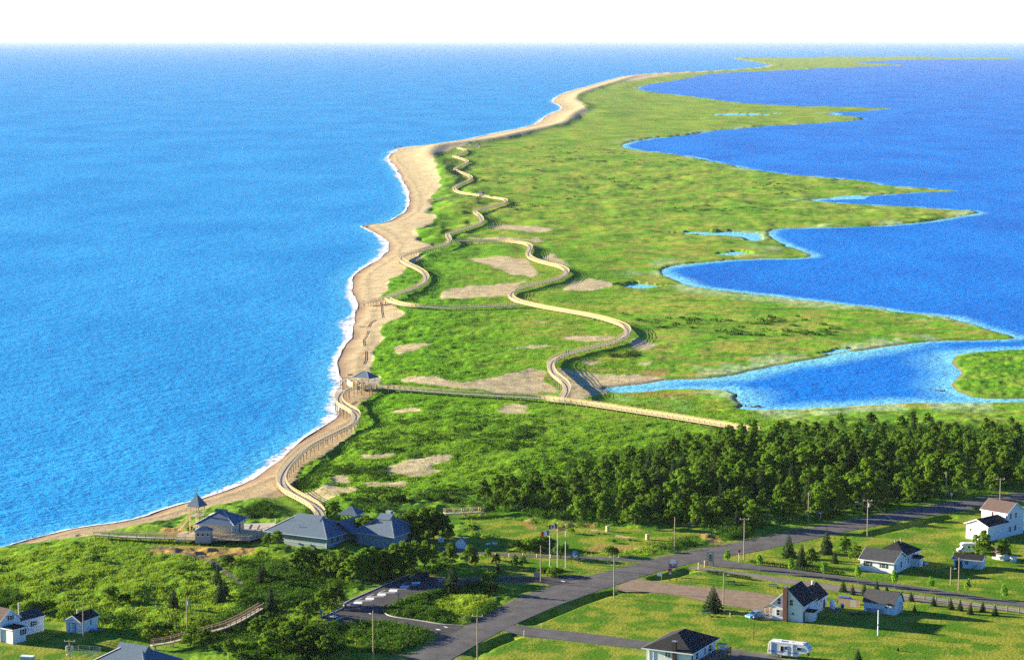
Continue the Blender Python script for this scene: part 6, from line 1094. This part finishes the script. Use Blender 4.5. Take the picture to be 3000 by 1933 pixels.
# ------------------------------------------------------------------ vehicles
def wheelset(root, xs, y, r, wd=.22):
    for xx in xs:
        for s in (-1, 1): w_ = MB().cyl((xx, s * y - wd / 2 * s, r), (xx, s * y + wd / 2 * s, r), r, r, 14).build('wheel', 'tyre', root); MB().cyl((xx, s * (y + wd / 2), r), (xx, s * (y + wd / 2 + .02), r), r * .6, r * .5, 10).build('rim', 'rim', w_)
def car(name, label, loc, rz, m, body, cabin, wheels, wd=1.75, L=4.5, kind='car', r=.33):
    c = thing(name, label, kind, loc, R(rz)); b = MB().py(body, -wd / 2, wd / 2).build('body', m, c); md = b.modifiers.new('bevel', 'BEVEL'); md.width = .07; md.segments = 2
    g_ = MB(); n = len(cabin); P = [(x, -wd / 2 * (.97 if z < 1.0 else .80), z) for x, z in cabin] + [(x, wd / 2 * (.97 if z < 1.0 else .80), z) for x, z in cabin]
    g_.add(P, [(i, (i + 1) % n, n + (i + 1) % n, n + i) for i in range(n)] + [tuple(range(n))[::-1], tuple(range(n, 2 * n))]); cb = g_.build('windows', 'glass', c)
    zt = max(z for _, z in cabin); tx = [x for x, z in cabin if z > zt - .12]; rf = MB().box((min(tx) + max(tx)) / 2, 0, zt + .03, max(tx) - min(tx) + .1, wd * .78, .07).build('roof', m, c)
    for s in (-1, 1):
        base_x = [x for x, z in cabin if z <= zt - .12]
        MB().bar((min(base_x), s * wd * .475, .93), (min(tx), s * wd * .40, zt + .02), .06, .07).build('pillar', m, c); MB().bar((max(base_x), s * wd * .475, .93), (max(tx), s * wd * .40, zt + .02), .06, .07).build('pillar', m, c); MB().bar(((min(tx) + max(tx)) / 2 + .05, s * wd * .475, .93), ((min(tx) + max(tx)) / 2, s * wd * .40, zt + .02), .06, .07).build('pillar', m, c)
        MB().box(L / 2 + .0, s * wd * .36, .66, .08, .34, .16).build('headlight', 'lamp_glass', c); MB().box(-L / 2 - .0, s * wd * .38, .72, .08, .28, .2).build('tail_light', 'tail_red', c)
    wheelset(c, wheels, wd / 2 - .08, r); return c
sed_b = [(-2.25, .35), (-2.25, .85), (-1.5, .98), (.9, .96), (2.0, .80), (2.25, .62), (2.25, .32), (1.8, .22), (-1.9, .22)]; sed_c = [(-1.75, .94), (-1.0, 1.40), (.25, 1.42), (1.05, .94)]
car('parked_car', 'pale blue saloon car on the gravel beside the chimney house veranda', gz('N1', 70, 862), 215, 'car_paleblue', sed_b, sed_c, (-1.4, 1.4))
wag_c = [(-2.1, .94), (-1.85, 1.42), (.35, 1.45), (1.1, .94)]; car('parked_car', 'blue estate car behind the chimney house near the barn', gz('N1', 1540, 640), -22, 'car_blue', sed_b, wag_c, (-1.4, 1.4))
van_b = [(-2.4, .4), (-2.4, 1.0), (-1.6, 1.05), (1.3, 1.02), (2.2, .88), (2.4, .66), (2.4, .34), (1.9, .25), (-2.0, .25)]; van_c = [(-2.3, 1.0), (-2.05, 1.72), (.5, 1.74), (1.55, 1.0)]; car('parked_van', 'dark green people carrier in the shade of the parking lot', gz('N7', 1700, 332), 178, 'car_dark', van_b, van_c, (-1.5, 1.5), L=4.8)
cv = thing('camper_van', 'white camper van parked before the two storey house', 'camper van', gz('N3', 800, 1050), R(182)); MB().py([(-3.1, .45), (-3.1, 2.6), (-2.8, 2.85), (1.2, 2.85), (2.0, 2.65), (2.1, 2.1), (1.3, 1.9), (1.3, .45)], -1.1, 1.1).build('body', 'van_white', cv); MB().py([(1.3, .45), (1.3, 1.9), (1.7, 1.85), (2.3, 1.15), (3.0, 1.0), (3.15, .7), (3.1, .45)], -.95, .95).build('cab', 'van_white', cv); MB().py([(1.5, 1.2), (1.5, 1.75), (1.72, 1.75), (2.2, 1.2)], -.97, .97).build('cab_window', 'glass', cv)
for s in (-1, 1): MB().box(-.2, s * 1.105, 1.75, .8, .04, .6).build('side_window', 'glass', cv); MB().box(-1.0, s * 1.105, 1.15, 4.0, .03, .10).build('stripe', 'stripe_blue', cv)
wheelset(cv, (-1.9, 2.2), .95, .36); cv.scale = (.85, .85, .85)
# fifth wheel trailer
tl_ = gz('N1', 262, 1478); trl = thing('travel_trailer', 'long white fifth wheel trailer with blue stripe at the bottom edge', 'trailer', tl_, R(-25)); W_ = 2.4
prf = [(0.1, .55), (0, 1.0), (.25, 3.0), (.45, 3.25), (7.6, 3.25), (8.2, 3.05), (8.9, 2.1), (8.75, 1.75), (8.2, 1.35), (7.2, 1.3), (6.4, .55)]
tb = MB().py(prf, 0, W_).build('body', 'van_white', trl); md = tb.modifiers.new('bevel', 'BEVEL'); md.width = .06; md.segments = 2
for a, z, sx_, sz_ in ((3.1, 1.45, .6, 1.05), (6.75, 2.0, .85, .6)): fr = MB().box(a, -.035, z + sz_ / 2, sx_ + .14, .05, sz_ + .14).build('window', 'white_trim', trl); MB().box(a, -.07, z + sz_ / 2, sx_, .03, sz_).build('pane', 'glass', fr)
dr = MB().box(3.95, -.03, 1.65, .75, .05, 2.0).build('door', 'white_trim', trl); MB().box(3.95, -.065, 2.2, .35, .03, .6).build('pane', 'glass', dr); MB().box(3.65, -.075, 1.6, .06, .04, .12).build('handle', 'dark_metal', dr)
for a0, a1 in ((.15, 1.7), (2.0, 3.4), (4.45, 5.3), (5.7, 6.5)): MB().b2(a0, a1, -.03, -.004, 1.2, 1.38).build('stripe', 'stripe_blue', trl)
MB().box(8.6, 1.2, 2.55, .05, 1.2, .2, 0).build('front_logo_strip', 'stripe_blue', trl); MB().box(2.4, 1.0, 3.4, .9, .8, .3).build('roof_air_conditioner', 'white_trim', trl); MB().box(6.9, 1.2, 3.32, .6, .6, .14).build('roof_vent', 'white_trim', trl); MB().box(4.7, 1.3, 3.31, .4, .4, .12).build('roof_vent', 'white_trim', trl)
for a in (.75, 5.35): MB().box(a, -.05, 1.9, .06, .08, 2.5).build('awning_arm', 'white_trim', trl)
for xx in (2.1, 2.85):
    for s in (.1, 2.3): w_ = MB().cyl((xx, s - .1, .36), (xx, s + .1, .36), .36, .36, 14).build('wheel', 'tyre', trl); MB().cyl((xx, s - .13, .36), (xx, s - .105, .36), .2, .22, 10).build('rim', 'rim', w_)
MB().bar((8.2, 1.2, 1.3), (8.5, 1.2, .85), .2, .3).build('hitch_pin', 'dark_metal', trl)
for s in (.3, 2.1): MB().box(6.0, s, .3, .12, .12, .6).build('jack_leg', 'dark_metal', trl)
# ------------------------------------------------------------------ people on the boardwalk
def person_material(name, shirt, legs):
    m, n, b = nodes(name); k = NB(n); tc = n.nodes.new('ShaderNodeTexCoord'); sx = n.nodes.new('ShaderNodeSeparateXYZ'); n.links.new(tc.outputs['Object'], sx.inputs[0]); z = sx.outputs[2]
    c = k.mix(k.rng(z, .93, .95), legs, shirt); c = k.mix(k.rng(z, 1.44, 1.47), c, (.50, .30, .21)); n.links.new(c, b.inputs['Base Color']); b.inputs['Roughness'].default_value = .8; return m
def person(label, loc, rz, shirt, legs, hair, stride=.12):
    V = [(0, 0, .95), (0, 0, 1.15), (0, 0, 1.38), (0, 0, 1.50), (0, .01, 1.62), (0, 0, 1.72)]; Rr = [(.15, .11), (.14, .10), (.17, .11), (.055, .055), (.085, .10), (.06, .07)]; E_ = [(0, 1), (1, 2), (2, 3), (3, 4), (4, 5)]
    for s in (-1, 1):
        i = len(V); V += [(s * .10, 0, .88), (s * .11, s * stride * .5 + .03, .48), (s * .11, s * stride - .02, .09), (s * .11, s * stride + .14, .04)]; Rr += [(.085, .09), (.058, .06), (.042, .045), (.04, .03)]; E_ += [(0, i), (i, i + 1), (i + 1, i + 2), (i + 2, i + 3)]
        i = len(V); V += [(s * .20, 0, 1.39), (s * .25, -s * stride * .5, 1.12), (s * .25, -s * stride + .06, .88), (s * .245, -s * stride + .10, .77)]; Rr += [(.06, .06), (.043, .043), (.032, .032), (.036, .022)]; E_ += [(2, i), (i, i + 1), (i + 1, i + 2), (i + 2, i + 3)]
    me = bpy.data.meshes.new('person'); me.from_pydata(V, E_, []); me.update(); o_ = bpy.data.objects.new('person', me); COL.objects.link(o_); md = o_.modifiers.new('skin', 'SKIN'); md.use_smooth_shade = True
    for i, r_ in enumerate(Rr): me.skin_vertices[0].data[i].radius = r_
    me.skin_vertices[0].data[0].use_root = True; o_.modifiers.new('sub', 'SUBSURF').render_levels = 2; me.materials.append(person_material('clothes', shirt, legs)); o_.location = loc; o_.rotation_euler = (0, 0, R(rz)); tag(o_, label, 'person')
    MB().ball((0, -.02, 1.70), .115, .85, 10).build('hair', mat('hair', hair, .9), o_)
person('person in dark clothes walking on the marsh loop, left of two', gz('Z6', 170, 112, 3.2), 30, (.03, .03, .035), (.03, .03, .04), (.03, .02, .015)); person('person in blue clothes walking on the marsh loop, right of two', gz('Z6', 190, 106, 3.2), 25, (.06, .20, .60), (.05, .10, .30), (.10, .06, .03))
person('person in dark jacket at the information panel, left of two', gz('T5', 520, 598, 3.63), 160, (.025, .025, .05), (.03, .03, .05), (.03, .02, .02), .03); person('person in dark clothes at the information panel, right of two', gz('T5', 580, 585, 3.63), 170, (.03, .03, .03), (.04, .04, .06), (.05, .03, .02), .03)
# ------------------------------------------------------------------ the hazy air
def haze():
    m = bpy.data.materials.new('haze'); m.use_nodes = True; n = m.node_tree; n.nodes.remove(n.nodes['Principled BSDF']); v = n.nodes.new('ShaderNodeVolumePrincipled'); v.inputs['Color'].default_value = (.92, .96, 1, 1); v.inputs['Density'].default_value = 1 / 76000.0; v.inputs['Anisotropy'].default_value = 0.0
    n.links.new(v.outputs[0], n.nodes['Material Output'].inputs['Volume']); me = MB().b2(-650000, 650000, -3000, 650000, -3.0, HC + 12).mesh('haze'); me.materials.append(m); tag(link('haze', me), 'pale sea haze whitening the far water', 'haze', kind='stuff')
haze()
